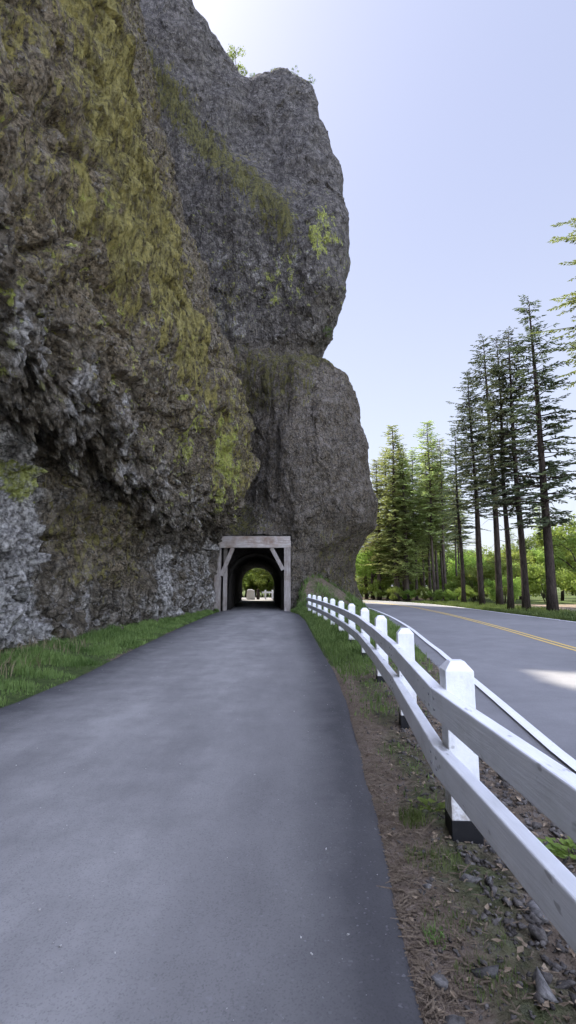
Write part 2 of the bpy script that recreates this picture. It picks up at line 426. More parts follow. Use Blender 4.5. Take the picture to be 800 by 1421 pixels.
# road: yellow-line polyline (x,y), left white line offset ~3.4..., right ~3.2
RC = np.array([(5.5, -6), (6.0, 2), (6.45, 7), (7.0, 12.6), (7.75, 18.5), (8.42, 25.1), (8.82, 31.4), (8.95, 36), (8.75, 41), (8.0, 46), (6.4, 51), (3.6, 56), (-1, 60.5), (-8, 64.5), (-18, 68), (-40, 73)])
def catmull(P, n=8):
    P = np.asarray(P, float); out = []
    Q = np.vstack([2 * P[0] - P[1], P, 2 * P[-1] - P[-2]])
    for i in range(1, len(Q) - 2):
        for t in np.arange(n) / n:
            a, b, c, d = Q[i - 1], Q[i], Q[i + 1], Q[i + 2]
            out.append(0.5 * (2 * b + (c - a) * t + (2 * a - 5 * b + 4 * c - d) * t * t + (3 * b - a - 3 * c + d) * t ** 3))
    out.append(P[-1]); return np.array(out)
RCF = catmull(RC, 10)
def offs(P, d):
    T = np.gradient(P, axis=0); T /= np.linalg.norm(T, axis=1)[:, None]
    Nn = np.stack([T[:, 1], -T[:, 0]], 1)          # right-hand side
    d = np.broadcast_to(np.asarray(d, float), (len(P),))
    return P + Nn * d[:, None]
LOFF = np.interp(RCF[:, 1], [-6, 4.6, 9, 12, 19, 29, 36], [3.9, 3.72, 3.5, 3.35, 3.3, 3.35, 3.4])
ROFF = np.interp(RCF[:, 1], [-6, 22, 29, 36], [4.6, 4.1, 3.5, 3.2])
def ground_h(x, y):
    """talus bank beside the portal + small relief"""
    b = 2.3 * sstep(30.4, 33.8, y) * sstep(0.35, 1.1, x) * (1 - sstep(1.2, 6.0, x)) 
    b = b * (1 - sstep(40, 46, y))
    return b
def road_side(x, y):
    """signed distance right of the left road edge line (approx, along x)"""
    e = offs(RCF, -LOFF - 0.45); k = e[:, 1] < 60
    i = np.argsort(e[k][:, 1]); return x - np.interp(y, e[k][i, 1], e[k][i, 0])

# ------------------------------------------------------------------ world, sun, camera
SUN_EL, SUN_AZ = math.radians(58.9), math.radians(-35.5)      # azimuth from +Y towards +X
w = bpy.data.worlds.new('World'); scene.world = w; w.use_nodes = True
nt = w.node_tree; g = N(nt); bg = nt.nodes['Background']
sky = g.n('ShaderNodeTexSky'); sky.sky_type = 'NISHITA'; sky.sun_disc = False
sky.sun_elevation = SUN_EL; sky.sun_rotation = SUN_AZ
sky.air_density = 1.0; sky.dust_density = 2.2; sky.ozone_density = 3.5; sky.altitude = 20
# a lavender tint evens the blue out; the dome is brightest overhead and behind (added fill for the shade), palest lavender ahead
tcw = g.n('ShaderNodeTexCoord'); sx = g.n('ShaderNodeSeparateXYZ'); g.l(tcw.outputs['Generated'], sx.inputs[0])
def mr(v, a, b_, c, d_):
    q = g.n('ShaderNodeMapRange'); q.interpolation_type = 'SMOOTHSTEP'; g.l(v, q.inputs[0])
    for k_, vv in zip((1, 2, 3, 4), (a, b_, c, d_)): q.inputs[k_].default_value = vv
    return q.outputs[0]
hz_col = g.mix(mr(sx.outputs[2], 0.0, 0.75, 0.0, 1.0), (2.25, 2.33, 2.58), (1.42, 1.53, 2.12))
skc = g.mix(0.85, sky.outputs[0], hz_col)
gain = g.math('ADD', mr(sx.outputs[2], 0.80, 0.97, 1.0, 2.9), mr(sx.outputs[1], 0.25, -0.5, 0.0, 3.0))
vm = g.n('ShaderNodeVectorMath'); vm.operation = 'SCALE'; g.l(skc, vm.inputs[0]); g.l(gain, vm.inputs['Scale'])
g.l(vm.outputs[0], bg.inputs[0]); bg.inputs[1].default_value = 0.11
sl = bpy.data.lights.new('sun', 'SUN'); sl.energy = 3.4; sl.angle = math.radians(0.5); sl.color = (1, 0.93, 0.80)
so = link(bpy.data.objects.new('sun', sl))
sd = Vector((math.sin(SUN_AZ) * math.cos(SUN_EL), math.cos(SUN_AZ) * math.cos(SUN_EL), math.sin(SUN_EL)))
so.rotation_euler = (-sd).to_track_quat('-Z', 'Y').to_euler(); so.location = sd * 120

cam = bpy.data.cameras.new('camera'); co = link(bpy.data.objects.new('camera', cam)); scene.camera = co
cam.sensor_fit = 'VERTICAL'; cam.sensor_height = 36.0; cam.lens = 36.0 * 700 / 1421
cam.clip_end = 3000; cam.clip_start = 0.05
co.location = (0, 0, 1.55); co.rotation_euler = (math.radians(90) + math.atan(102 / 700), 0, 0)
vs = scene.view_settings; vs.view_transform = 'Standard'; vs.look = 'None'; vs.gamma = 1; vs.exposure = 1.80
scene.display_settings.display_device = 'sRGB'
scene.cycles.max_bounces = 6; scene.cycles.diffuse_bounces = 4; scene.cycles.glossy_bounces = 2
scene.cycles.transmission_bounces = 3; scene.cycles.transparent_max_bounces = 6
scene.cycles.use_denoising = True
scene.cycles.use_adaptive_sampling = True; scene.cycles.adaptive_threshold = 0.03
scene.cycles.sample_clamp_indirect = 6

# ------------------------------------------------------------------ cliff
def table2(xs, ys, T, X, Y, blur=2):
    """T[len(ys)][len(xs)] bilinear on grid X (i), Y (j) -> [i,j], with blur"""
    T = np.asarray(T, float)
    A = np.stack([np.interp(X, xs, row) for row in T], 1)          # X x len(ys)
    B = np.stack([np.interp(Y, ys, A[i]) for i in range(len(X))], 0)
    for _ in range(blur):
        for ax in (0, 1):
            p = np.pad(B, [(2, 2) if a == ax else (0, 0) for a in (0, 1)], 'edge')
            sl_ = lambda o: p[o:o + B.shape[0], :] if ax == 0 else p[:, o:o + B.shape[1]]
            B = (sl_(0) + 2 * sl_(1) + 3 * sl_(2) + 2 * sl_(3) + sl_(4)) / 9
    return B
def smax(a, b, k):
    h = np.clip(0.5 - 0.5 * (b - a) / k, 0, 1)
    return b + (a - b) * h + k * h * (1 - h)
def smin(a, b, k): return -smax(-a, -b, k)

GX = np.concatenate([np.arange(-26, -12, 0.7), np.arange(-12, -7, 0.3), np.arange(-7, 7.0, 0.17), [7.3, 7.7, 8.2, 9]])
GY = np.concatenate([np.arange(-16, 3, 0.7), np.arange(3, 20, 0.16), np.arange(20, 40, 0.2), np.arange(40, 58, 0.5)])
GZ = np.concatenate([np.arange(-1.2, 9, 0.16), np.arange(9, 20, 0.21), np.arange(20, 55.5, 0.34)])

ya = [-16, 2, 8, 12, 16, 20, 24, 28, 30, 31.5, 34, 58]
za = [-1.2, 0, 1.5, 3, 4.7, 5.2, 6.6, 8.6, 12, 15.5, 18.5, 24, 32, 40, 54]
XA = [
 [-6.4, -6.2, -6.2, -6.1, -6.0, -5.7, -5.3, -4.9, -4.7, -4.6, -5.2, -5.2],
 [-6.3, -6.1, -6.1, -6.0, -5.85, -5.6, -5.2, -4.75, -4.6, -4.5, -5.2, -5.2],
 [-6.6, -6.4, -6.45, -6.35, -6.2, -5.8, -5.3, -4.8, -4.5, -4.4, -5.4, -5.4],
 [-6.7, -6.5, -6.6, -6.7, -6.5, -5.85, -5.2, -4.6, -4.35, -4.3, -5.8, -5.8],
 [-6.8, -6.6, -6.8, -6.95, -6.6, -5.7, -4.8, -3.9, -3.9, -4.3, -6.5, -6.5],
 [-6.0, -5.8, -5.3, -5.25, -5.2, -4.8, -4.1, -3.1, -3.3, -4.2, -7, -7],
 [-5.8, -5.6, -5.05, -4.85, -4.7, -4.3, -3.6, -2.5, -2.9, -4.2, -7, -7],
 [-5.8, -5.6, -5.1, -4.8, -4.45, -4.0, -3.2, -2.15, -2.7, -4.3, -7, -7],
 [-6.0, -5.8, -5.4, -5.0, -4.7, -4.2, -3.5, -2.4, -3.0, -4.8, -7.5, -7.5],
 [-6.5, -6.3, -6.0, -5.7, -5.3, -4.9, -4.4, -3.5, -4.2, -5.8, -8, -8],
 [-7.0, -6.8, -6.6, -6.3, -6.0, -5.7, -5.3, -4.9, -5.6, -6.8, -8.5, -8.5],
 [-8.2, -8.0, -7.8, -7.5, -7.2, -6.9, -6.7, -6.6, -7.0, -7.8, -9.0, -9.0],
 [-10.0, -9.8, -9.6, -9.3, -9.1, -8.8, -8.6, -8.4, -8.7, -9.2, -10, -10],
 [-12, -11.6, -11.4, -11.1, -10.9, -10.7, -10.5, -10.3, -10.4, -10.6, -11, -11],
 [-15.5, -15, -14.7, -14.4, -14.2, -14, -13.8, -13.6, -13.6, -13.8, -14, -14]]
XAg = table2(ya, za, XA, GY, GZ, 2)                      # [y,z]
def ledge_shift(yy, zz):
    return np.interp(yy, [0, 13, 16, 19, 27, 30], [0.75, 0.75, 0.1, -0.5, -0.5, 0]) * np.interp(zz, [0, 3.5, 7, 11], [0, 1, 1, 0])
for j_ in range(len(GY)): XAg[j_] = np.interp(GZ - ledge_shift(GY[j_], GZ), GZ, XAg[j_])
xb = [-26, -9, -6, -4, -2.6, -1, 0.6, 2, 4, 6, 9]
zb = [-1.2, 0, 2, 3.6, 4.8, 6, 7.6, 10, 14, 17, 18.6, 20, 23, 27, 30, 33, 37, 41, 44, 54]
YF = [
 [31.8, 31.8, 31.8, 31.8, 31.8, 31.8, 32.8, 34.2, 35.6, 36.2, 36.5],
 [31.8, 31.8, 31.8, 31.8, 31.8, 31.8, 32.8, 34.2, 35.6, 36.2, 36.5],
 [31.8, 31.8, 31.8, 31.8, 31.8, 31.8, 32.6, 34.0, 35.3, 36.0, 36.5],
 [31.9, 31.9, 31.9, 31.9, 31.8, 31.8, 32.3, 33.5, 34.8, 35.6, 36.5],
 [33.0, 33.0, 32.8, 32.4, 32.2, 32.2, 32.0, 32.6, 33.6, 34.6, 36.0],
 [34.5, 34.5, 34.5, 34.2, 33.6, 32.6, 31.6, 31.8, 32.6, 33.6, 35.0],
 [36.0, 36.0, 36.0, 35.8, 35.2, 33.0, 31.3, 31.4, 32.2, 33.4, 35.0],
 [36.0, 36.0, 36.0, 35.8, 35.0, 32.8, 31.5, 31.4, 32.4, 33.6, 35.0],
 [36.0, 36.0, 36.0, 35.6, 35.0, 33.4, 32.4, 32.3, 33.2, 34.2, 35.5],
 [36.0, 36.0, 35.6, 35.2, 35.0, 33.9, 33.2, 33.3, 34.2, 35.0, 36.0],
 [36.0, 36.0, 35.4, 35.4, 35.6, 35.6, 35.6, 35.8, 36.2, 36.8, 37.5],
 [36.0, 35.8, 35.4, 35.2, 35.3, 35.3, 35.0, 34.8, 35.2, 36.0, 37.0],
 [36.0, 35.5, 35.0, 34.9, 35.0, 34.8, 34.0, 33.6, 34.2, 35.0, 36.5],
 [36.0, 35.2, 34.8, 34.4, 34.2, 33.9, 33.5, 33.3, 34.0, 34.8, 36.0],
 [36.0, 35.0, 34.4, 33.9, 33.8, 34.2, 34.2, 34.0, 34.6, 35.2, 36.5],
 [36.0, 34.8, 34.2, 34.3, 35.2, 35.8, 35.6, 35.2, 35.6, 36.2, 37],
 [34.5, 34.5, 35.6, 36.8, 37.0, 36.6, 36.0, 35.8, 36.2, 37, 37.5],
 [34.5, 34.5, 36.2, 37.2, 37.2, 36.8, 36.4, 36.4, 37.0, 37.5, 38],
 [34.5, 34.5, 36.2, 37.4, 37.4, 37.2, 37.0, 37.2, 37.6, 38, 39],
 [34.5, 35, 37, 39, 40, 40, 40, 40, 40, 40, 40]]
YFg = table2(xb, zb, YF, GX, GZ, 2)                      # [x,z]
zr = [-1.2, 0.7, 2.2, 3.7, 5.0, 5.9, 7.2, 10.9, 14.7, 17.0, 18.2, 18.9, 20.0, 21.5, 23.7, 26.7, 30.3, 34, 37.5, 40, 41.5, 54]
xr = [5.4, 5.2, 4.85, 5.0, 5.5, 5.85, 5.95, 5.6, 5.1, 4.1, 2.8, 2.05, 2.7, 3.6, 4.2, 4.6, 4.6, 4.25, 3.65, 3.1, 2.8, 2.5]
XRz = np.interp(GZ, zr, xr)
XRy = -np.interp(GY, [-16, 38, 44, 50, 54, 58], [0, 0, 1.2, 3.0, 5.0, 6])
TOP = np.interp(GX, [-26, -14, -9.8, -7.5, -5.5, -3.6, -2.2, -0.3, 1.2, 2.4, 3.3, 9], [53, 53, 51.8, 49.6, 47.6, 45.6, 45.9, 46.0, 45.0, 43.6, 42.4, 39.5])
X3 = GX[:, None, None].astype(np.float32); Y3 = GY[None, :, None].astype(np.float32); Z3 = GZ[None, None, :].astype(np.float32)
FA = (X3 - XAg[None].astype(np.float32)) * 0.93
FA = np.maximum(FA, Z3 - 49); FA = np.maximum(FA, Y3 - 54)
FB = smax((YFg[:, None, :].astype(np.float32) - Y3) * 0.9, X3 - (XRz[None, None, :] + XRy[None, :, None]).astype(np.float32), 1.5)
FB = smax(FB, Z3 - TOP[:, None, None].astype(np.float32), 0.9)
FB = np.maximum(FB, Y3 - 54)
FF = smin(FA, FB, 0.9); del FA, FB
# bore of the tunnel
bt = np.clip((GY - 33) / 20, 0, 1)[None, :, None].astype(np.float32)
bcx = -2.08 - 1.1 * bt; bhw = 1.78 - 0.10 * bt; bw = 1.95 - 0.25 * bt
ra = np.sqrt((X3 - bcx) ** 2 + (np.maximum(Z3 - bw, 0) * (1.0)) ** 2) - bhw
ra = np.where(Y3 < 30.8, 5, ra)
mouth = np.maximum(np.maximum(np.abs(X3 + 2.02) - 2.12, Z3 - 4.62), Y3 - 32.8)
mouth = np.maximum(mouth, 30.0 - Y3)
FF = np.maximum(FF, -ra.astype(np.float32)); FF = np.maximum(FF, -mouth.astype(np.float32))
del ra, mouth
# close the solid at its outer box so that it stays a watertight shell where seen
def surface_nets(F, gx, gy, gz):
    nx, ny, nz = F.shape; S = F < 0
    cs = np.zeros((nx - 1, ny - 1, nz - 1), np.uint8)
    for a in (0, 1):
        for b in (0, 1):
            for c in (0, 1):
                cs += S[a:nx - 1 + a, b:ny - 1 + b, c:nz - 1 + c]
    act = (cs > 0) & (cs < 8)
    I, J, K = np.nonzero(act); idx = np.full(act.shape, -1, np.int32); idx[I, J, K] = np.arange(len(I))
    acc = np.zeros((len(I), 3)); cnt = np.zeros(len(I))
    ed = []
    for a in (0, 1):
        for b in (0, 1):
            ed += [((0, a, b), (1, a, b)), ((a, 0, b), (a, 1, b)), ((a, b, 0), (a, b, 1))]
    for p, q in ed:
        f0 = F[I + p[0], J + p[1], K + p[2]]; f1 = F[I + q[0], J + q[1], K + q[2]]
        m = (f0 < 0) != (f1 < 0); t = np.where(m, f0 / np.where(m, f0 - f1, 1), 0)
        P0 = np.stack([gx[I + p[0]], gy[J + p[1]], gz[K + p[2]]], 1); P1 = np.stack([gx[I + q[0]], gy[J + q[1]], gz[K + q[2]]], 1)
        acc += np.where(m[:, None], P0 + (P1 - P0) * t[:, None], 0); cnt += m
    V = acc / cnt[:, None]; faces = []
    for ax in range(3):
        s0 = [slice(None)] * 3; s1 = [slice(None)] * 3; s0[ax] = slice(0, -1); s1[ax] = slice(1, None)
        D = S[tuple(s0)] != S[tuple(s1)]
        o = [a for a in range(3) if a != ax]
        sl = [slice(None)] * 3; sl[o[0]] = slice(1, -1); sl[o[1]] = slice(1, -1)
        e = np.array(np.nonzero(D[tuple(sl)])).T
        e[:, o[0]] += 1; e[:, o[1]] += 1
        def cell(d0, d1):
            c = e.copy(); c[:, o[0]] += d0; c[:, o[1]] += d1; return idx[c[:, 0], c[:, 1], c[:, 2]]
        q = np.stack([cell(-1, -1), cell(0, -1), cell(0, 0), cell(-1, 0)], 1)
        ins = S[e[:, 0], e[:, 1], e[:, 2]]
        fl = ins if ax != 1 else ~ins
        q = np.where(fl[:, None], q, q[:, ::-1]); faces.append(q)
    return V, np.concatenate(faces)
def subdivide(V, Q):
    E = np.concatenate([Q[:, [0, 1]], Q[:, [1, 2]], Q[:, [2, 3]], Q[:, [3, 0]]]); E.sort(axis=1)
    key = E[:, 0].astype(np.int64) * len(V) + E[:, 1]
    u, inv = np.unique(key, return_inverse=True); a = u // len(V); b = u % len(V)
    M = (V[a] + V[b]) / 2; C = V[Q].mean(1)
    n = len(Q); m = len(V) + inv.reshape(4, n); c = len(V) + len(M) + np.arange(n)
    V2 = np.concatenate([V, M, C])
    Q2 = np.concatenate([np.stack([Q[:, 0], m[0], c, m[3]], 1), np.stack([m[0], Q[:, 1], m[1], c], 1), np.stack([c, m[1], Q[:, 2], m[2]], 1), np.stack([m[3], c, m[2], Q[:, 3]], 1)])
    return V2, Q2
def vnormals(V, Q):
    n = np.cross(V[Q[:, 2]] - V[Q[:, 0]], V[Q[:, 3]] - V[Q[:, 1]])
    R = np.zeros_like(V)
    for k in range(4):
        for d in range(3): R[:, d] += np.bincount(Q[:, k], n[:, d], len(V))
    return R / np.maximum(np.linalg.norm(R, axis=1), 1e-9)[:, None]
def smooth_v(V, Q, it=2, lam=0.5):
    for _ in range(it):
        S_ = np.zeros_like(V); c = np.zeros(len(V))
        for k in range(4):
            a = Q[:, k]; b = Q[:, (k + 1) % 4]
            for d in range(3): S_[:, d] += np.bincount(a, V[b, d], len(V)) + np.bincount(b, V[a, d], len(V))
            c += np.bincount(a, minlength=len(V)) + np.bincount(b, minlength=len(V))
        V = V + lam * (S_ / np.maximum(c, 1)[:, None] - V)
    return V

CV, CQ = surface_nets(FF, GX, GY, GZ); del FF
CV = smooth_v(CV, CQ, 2)
CV, CQ = subdivide(CV, CQ); CV = smooth_v(CV, CQ, 1, 0.4)
nrm = vnormals(CV, CQ)
x, y, z = CV.T.copy()
isA = 1 - sstep(29.5, 31.5, y + 0.0 * x)                     # near wall vs far block
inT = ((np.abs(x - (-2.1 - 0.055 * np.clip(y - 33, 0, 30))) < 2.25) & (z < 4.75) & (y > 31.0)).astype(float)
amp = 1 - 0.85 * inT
P0 = CV.astype(np.float32)
j1 = perlin(CV * 0.7, 21); j2 = perlin(CV * 0.9, 22)
zs = z - ledge_shift(y, z)
wy = y + 1.2 * j1; wz = zs + 0.8 * j2
jj = 2.6 * fbm(P0 * np.array([0.9, 0.9, 0.30], np.float32), 4, 24)
moss = isA * 0.90 * sstep(9.0, 13.0, wy + 0.8 * jj) * (1 - 0.85 * sstep(20.5, 24.8, wy + jj + 5.0 * sstep(16, 25, z))) * sstep(7.6, 11.0, wz + 0.12 * (wy - 18) + jj)
moss = np.maximum(moss, isA * 0.42 * sstep(19, 22, wy + jj) * sstep(10, 13, z) * sstep(-0.15, 0.35, perlin(P0 * np.array([0.9, 0.9, 0.16], np.float32), 27)))
moss = np.maximum(moss, isA * 0.58 * sstep(22.0, 24.5, wy + jj) * sstep(5.8, 7.6, wz + 0.4 * jj) * (1 - sstep(12, 14, wz)))
brown = isA * np.maximum((1 - sstep(14, 18, wy)) * sstep(5.6, 7.5, wz), 0.6 * sstep(5, 7, wz) * (1 - sstep(9, 13, wz)))
moss = np.maximum(moss, isA * 0.50 * (1 - sstep(14, 19, wy)) * sstep(6.5, 12.0, wz + jj))
brown = np.maximum(brown, isA * (0.25 + 0.40 * sstep(5, 7, wz))); moss = np.maximum(moss, isA * 0.34 * sstep(5.5, 8.0, wz + jj))
drk = isA * sstep(13.0, 14.6, wy) * (1 - sstep(19.0, 22.0, wy)) * sstep(0.8, 1.8, wz) * (1 - sstep(4.2, 5.0, wz))
moss = np.maximum(moss, 0.46 * drk); brown = np.maximum(brown, 0.85 * drk)
pale = isA * (1 - sstep(12.8, 14.6, wy)) * (1 - sstep(4.2, 5.2, wz)) * 0.95
pale = np.maximum(pale, isA * 0.66 * sstep(19.5, 22, wy) * (1 - sstep(3.0, 5.0, wz)))
pale = np.maximum(pale, isA * 0.42 * (1 - sstep(1.0, 2.2, wz)))
pale = np.maximum(pale, isA * 0.46 * sstep(4.4, 5.0, wz) * (1 - sstep(6.0, 7.2, wz)) * (1 - sstep(22, 26, wy)))
pale = np.maximum(pale, (1 - isA) * 0.34 * sstep(18.5, 20, wz) * (1 - sstep(25, 29, wz)) * (1 - sstep(1.5, 3.0, x + j1)))
lich = isA * 1.1 * np.exp(-(((y + 0.4 * j1 - 12.7) / 0.75) ** 2 + ((z - 4.25) / 0.55) ** 2))
lich = np.maximum(lich, isA * 0.9 * np.exp(-(((wy - 24.6) / 1.5) ** 2 + ((wz - 8.2) / 1.9) ** 2)))
lich = np.maximum(lich, isA * 0.8 * np.exp(-(((wy - 19.5) / 1.3) ** 2 + ((wz - 8.3) / 1.3) ** 2)))
bc = 1 - isA
lich = np.maximum(lich, bc * 0.64 * np.exp(-(((x + 0.7 * j1 - 2.6) / 1.0) ** 2 + ((wz - 27) / 3.0) ** 2)))
lich = np.maximum(lich, bc * 0.42 * np.exp(-(((x + 0.7 * j1 + 0.4) / 1.4) ** 2 + ((wz - 24) / 2.5) ** 2)))
fleck = np.clip(isA * sstep(4.5, 6, wz) * (1 - sstep(10, 14, wz)) + 0.6 * bc * sstep(20, 22, wz) * (1 - sstep(29, 31, wz)), 0, 1)
dl = wz - (29.6 + (-0.55 - x) * 1.2)                          # sloping mossy ledge of the far tower
mb = bc * (1 - sstep(-0.2, 1.6, x)) * np.exp(-((dl + 0.6) / 3.0) ** 2) * 0.85
mb = np.maximum(mb, bc * 0.75 * np.clip(nrm[:, 2] * 1.6 - 0.25, 0, 1))
mb = np.maximum(mb, bc * 0.55 * (1 - sstep(1.0, 3.0, x + j1)) * sstep(12.5, 15, wz) * (1 - sstep(18.5, 19.5, wz)))
mb = np.maximum(mb, bc * 0.45 * sstep(0.5, 2.5, x + j1) * (1 - sstep(4.0, 7.0, wz)))
mb = np.maximum(mb, bc * 0.35 * (1 - sstep(-4, -1.5, x)) * sstep(9, 13, wz) * (1 - sstep(24, 29, wz)))
moss = np.maximum(moss, mb) * (1 - inT)
green = np.clip(bc * sstep(0, 0.5, mb) + 0.5 * drk, 0, 1)
grey = np.clip(bc * (0.72 + 0.25 * sstep(18, 26, z)) + isA * 0.8 * sstep(27.0, 29, y) * sstep(14, 20, z), 0, 1) * (1 - inT)
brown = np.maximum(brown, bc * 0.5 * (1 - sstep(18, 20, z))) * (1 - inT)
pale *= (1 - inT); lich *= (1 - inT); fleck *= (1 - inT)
# displacement
P = CV.astype(np.float32)
JW = 0.35 * np.stack([j1, j2, j1 - j2], 1).astype(np.float32)
d = (0.55 - 0.20 * bc) * fbm(P * 0.30, 3, 5) + (0.16 - 0.09 * bc) * fbm(P * 1.1, 3, 9)
low = isA * (1 - 0.45 * sstep(5.2, 6.5, wz)) * (1 - sstep(8.0, 11.0, wz))
colb = isA * np.clip(sstep(2.4, 3.4, wz) * (1 - sstep(6.5, 7.8, wz)), 0, 1)
f1, f2, r, t = worley(P * np.array([0.75, 0.75, 0.55], np.float32), 31)
d += (0.40 - 0.28 * bc) * t * (1 - 0.6 * moss) + (0.24 - 0.14 * bc) * (r - 0.5)
d -= 0.30 * isA * (1 - 0.8 * moss) * (1 - sstep(0.02, 0.13, f2 - f1))                        # open joints between blocks
f1, f2, r, t = worley(P * np.array([1.7, 1.7, 0.80], np.float32) + JW, 41)
cb0 = isA * sstep(1.8, 3.0, zs) * (1 - sstep(7.4, 8.6, zs))
d += (0.12 - 0.05 * bc + 0.30 * low * (1 - 0.6 * cb0)) * (t + 0.8 * (r - 0.5)) * (1 - 0.75 * moss)
d -= (0.04 + 0.16 * low) * isA * (1 - 0.85 * moss) * (1 - sstep(0.03, 0.16, f2 - f1))
f1, f2, r, t = worley(P * np.array([3.2, 3.2, 0.75], np.float32) + JW, 51)
d += (0.24 * colb + 0.06 * low) * (t * 0.5 + 1.0 * (r - 0.5)) * (1 - 0.8 * moss)            # column ends and shafts
cP = np.stack([P[:, 0] * 1.2 + 0.15 * j2, P[:, 1] * 2.1 + 0.25 * j1, 0.02 * P[:, 2]], 1).astype(np.float32)
f1, f2, r, t = worley(cP, 71)
cb = isA * sstep(1.8, 3.0, zs) * (1 - sstep(5.3, 6.2, zs + 0.4 * j1)) * (1 - sstep(26.5, 29, y)) * (1 - 0.9 * moss)
cut = 3.3 + 2.1 * r + 0.4 * j2                                  # height where each column has broken off
hang = sstep(-0.06, 0.06, zs - cut)
d += cb * (0.55 * (hang - 0.6) + 0.28 * t - 0.30 * (1 - sstep(0.03, 0.15, f2 - f1)))
f1, f2, r, t = worley(P * np.array([3.3, 3.3, 2.2], np.float32) + JW, 55)
d += (0.06 - 0.035 * bc + 0.09 * low) * (t + 0.9 * (r - 0.5)) * (1 - 0.7 * moss)
f1, f2, r, t = worley(P * np.array([6.0, 6.0, 4.0], np.float32), 61)
d += (0.04 - 0.022 * bc + 0.035 * low) * (t + 0.8 * (r - 0.5)) * (1 - 0.6 * moss)
# hanging cushions and strands of moss, stretched down the face
ms_ = fbm(P * np.array([1.3, 1.3, 0.40], np.float32) + 0.35 * j1[:, None], 3, 77)
ms2 = fbm(P * np.array([3.6, 3.6, 1.6], np.float32) + 0.4 * j2[:, None], 3, 87)
rg = 1 - np.abs(perlin(P * np.array([1.7, 1.7, 0.6], np.float32) + 0.5 * j2[:, None], 78)) * 2.2
d += moss * isA * (0.26 * ms_ + 0.20 * np.abs(ms2) + 0.22 * np.clip(rg, -0.5, 1)) + 0.10 * moss * bc * np.abs(ms2)
# gullies and ribs down the far block
d += bc * 0.35 * fbm(P * np.array([0.55, 0.55, 0.11], np.float32) + 0.5 * j1[:, None] * 0.3, 2, 93)
CV2 = CV + nrm * (d * amp)[:, None]
# keep the rock out of the portal timbers
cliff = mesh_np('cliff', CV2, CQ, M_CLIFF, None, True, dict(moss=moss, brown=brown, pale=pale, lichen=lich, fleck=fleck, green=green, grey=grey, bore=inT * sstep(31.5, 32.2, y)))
tag(cliff, kind='structure')
cliff['label'] = 'towering mossy basalt cliff overhanging the path with a tunnel cut through its foot'
try:
    cliff.data.set_sharp_from_angle(angle=math.radians(38))
except Exception: pass
print('cliff quads', len(CQ), CV2.min(0), CV2.max(0))
#@@PART2
# ------------------------------------------------------------------ ground sheet
def axis_grid(parts):
    return np.unique(np.round(np.concatenate([np.arange(*p) for p in parts]), 3))
gx = axis_grid([(-420, -60, 40), (-60, -12, 6), (-12, -2, 0.25), (-2, 6.5, 0.12), (6.5, 20, 0.5), (20, 60, 5), (60, 440, 40)])
gy = axis_grid([(-300, -12, 24), (-12, 0, 1.0), (0, 12, 0.12), (12, 40, 0.3), (40, 80, 2), (80, 1200, 70)])
XX, YY = np.meshgrid(gx, gy, indexing='ij'); xg, yg = XX.ravel(), YY.ravel()
P3 = np.stack([xg, yg, 0 * xg], 1)
onpath = sstep(0.0, 0.10, xg - path_l(yg)) * sstep(0.0, 0.10, path_r(yg) - xg) * (yg < 63)
rs = road_side(xg, yg)
onroad = sstep(0.0, 0.2, rs) * (rs < 9) * (yg < 62)
hz = 0.0 + 0.045 * fbm(P3 * 1.3, 3, 101) + 0.03 * perlin(P3 * 5.0, 104)
hz = np.minimum(hz, 0.05)
edge = np.minimum(np.abs(xg - path_r(yg)), np.abs(xg - path_l(yg)))
hz = np.where(edge < 0.25, np.minimum(hz, -0.012), hz)
hz = hz + 0.14 * sstep(0.5, 2.2, path_l(yg) - xg) * (yg < 31)
hz = hz * (1 - onpath) * (1 - onroad) - 0.09 * np.maximum(onpath, onroad)
hz = np.where((yg > 62) | (np.abs(xg) > 25), -0.09, hz)
hz = hz + ground_h(xg, yg)
ng = fbm(P3 * 0.5, 3, 111)
green = sstep(7.5, 13.0, yg + 2.5 * ng) * (xg > path_r(yg) - 0.1) * (1 - sstep(0.0, -0.35, -rs)) * 0.9
green = np.maximum(green, 0.55 * np.exp(-((xg - path_r(yg) - 0.40) / 0.28) ** 2) * (yg > 1.5) * (yg < 9))
green = np.maximum(green, 0.85 * (xg < path_l(yg)) * (yg > -6) * (yg < 31))
green = np.maximum(green, 0.7 * (xg > 17) * sstep(40, 44, yg)); green = np.maximum(green, 0.7 * ((yg > 70) | (np.abs(xg) > 40)))
green = np.maximum(green, 0.9 * (rs > 7.6) * (rs < 10.5) * sstep(20, 28, yg))
sand = np.clip((xg > 17) * (1 - sstep(40, 45, yg)) * (yg > 15), 0, 1).astype(float)
sand = np.maximum(sand, np.exp(-((xg - path_r(yg) - 0.12) / 0.16) ** 2) * (yg < 12) * 0.85)
sand = np.maximum(sand, (yg > 41) * (yg < 72) * (rs > 6.2) * (rs < 11) * 0.9)
nxg, nyg = len(gx), len(gy)
ii = np.arange(nxg * nyg).reshape(nxg, nyg)
GQ = np.stack([ii[:-1, :-1].ravel(), ii[1:, :-1].ravel(), ii[1:, 1:].ravel(), ii[:-1, 1:].ravel()], 1)
bank = np.clip(ground_h(xg, yg) * 2, 0, 1); green = green * (1 - 0.55 * bank)
tag(mesh_np('ground', np.stack([xg, yg, hz], 1), GQ, M_GROUND, None, True, dict(green=green, sand=sand)), kind='structure')

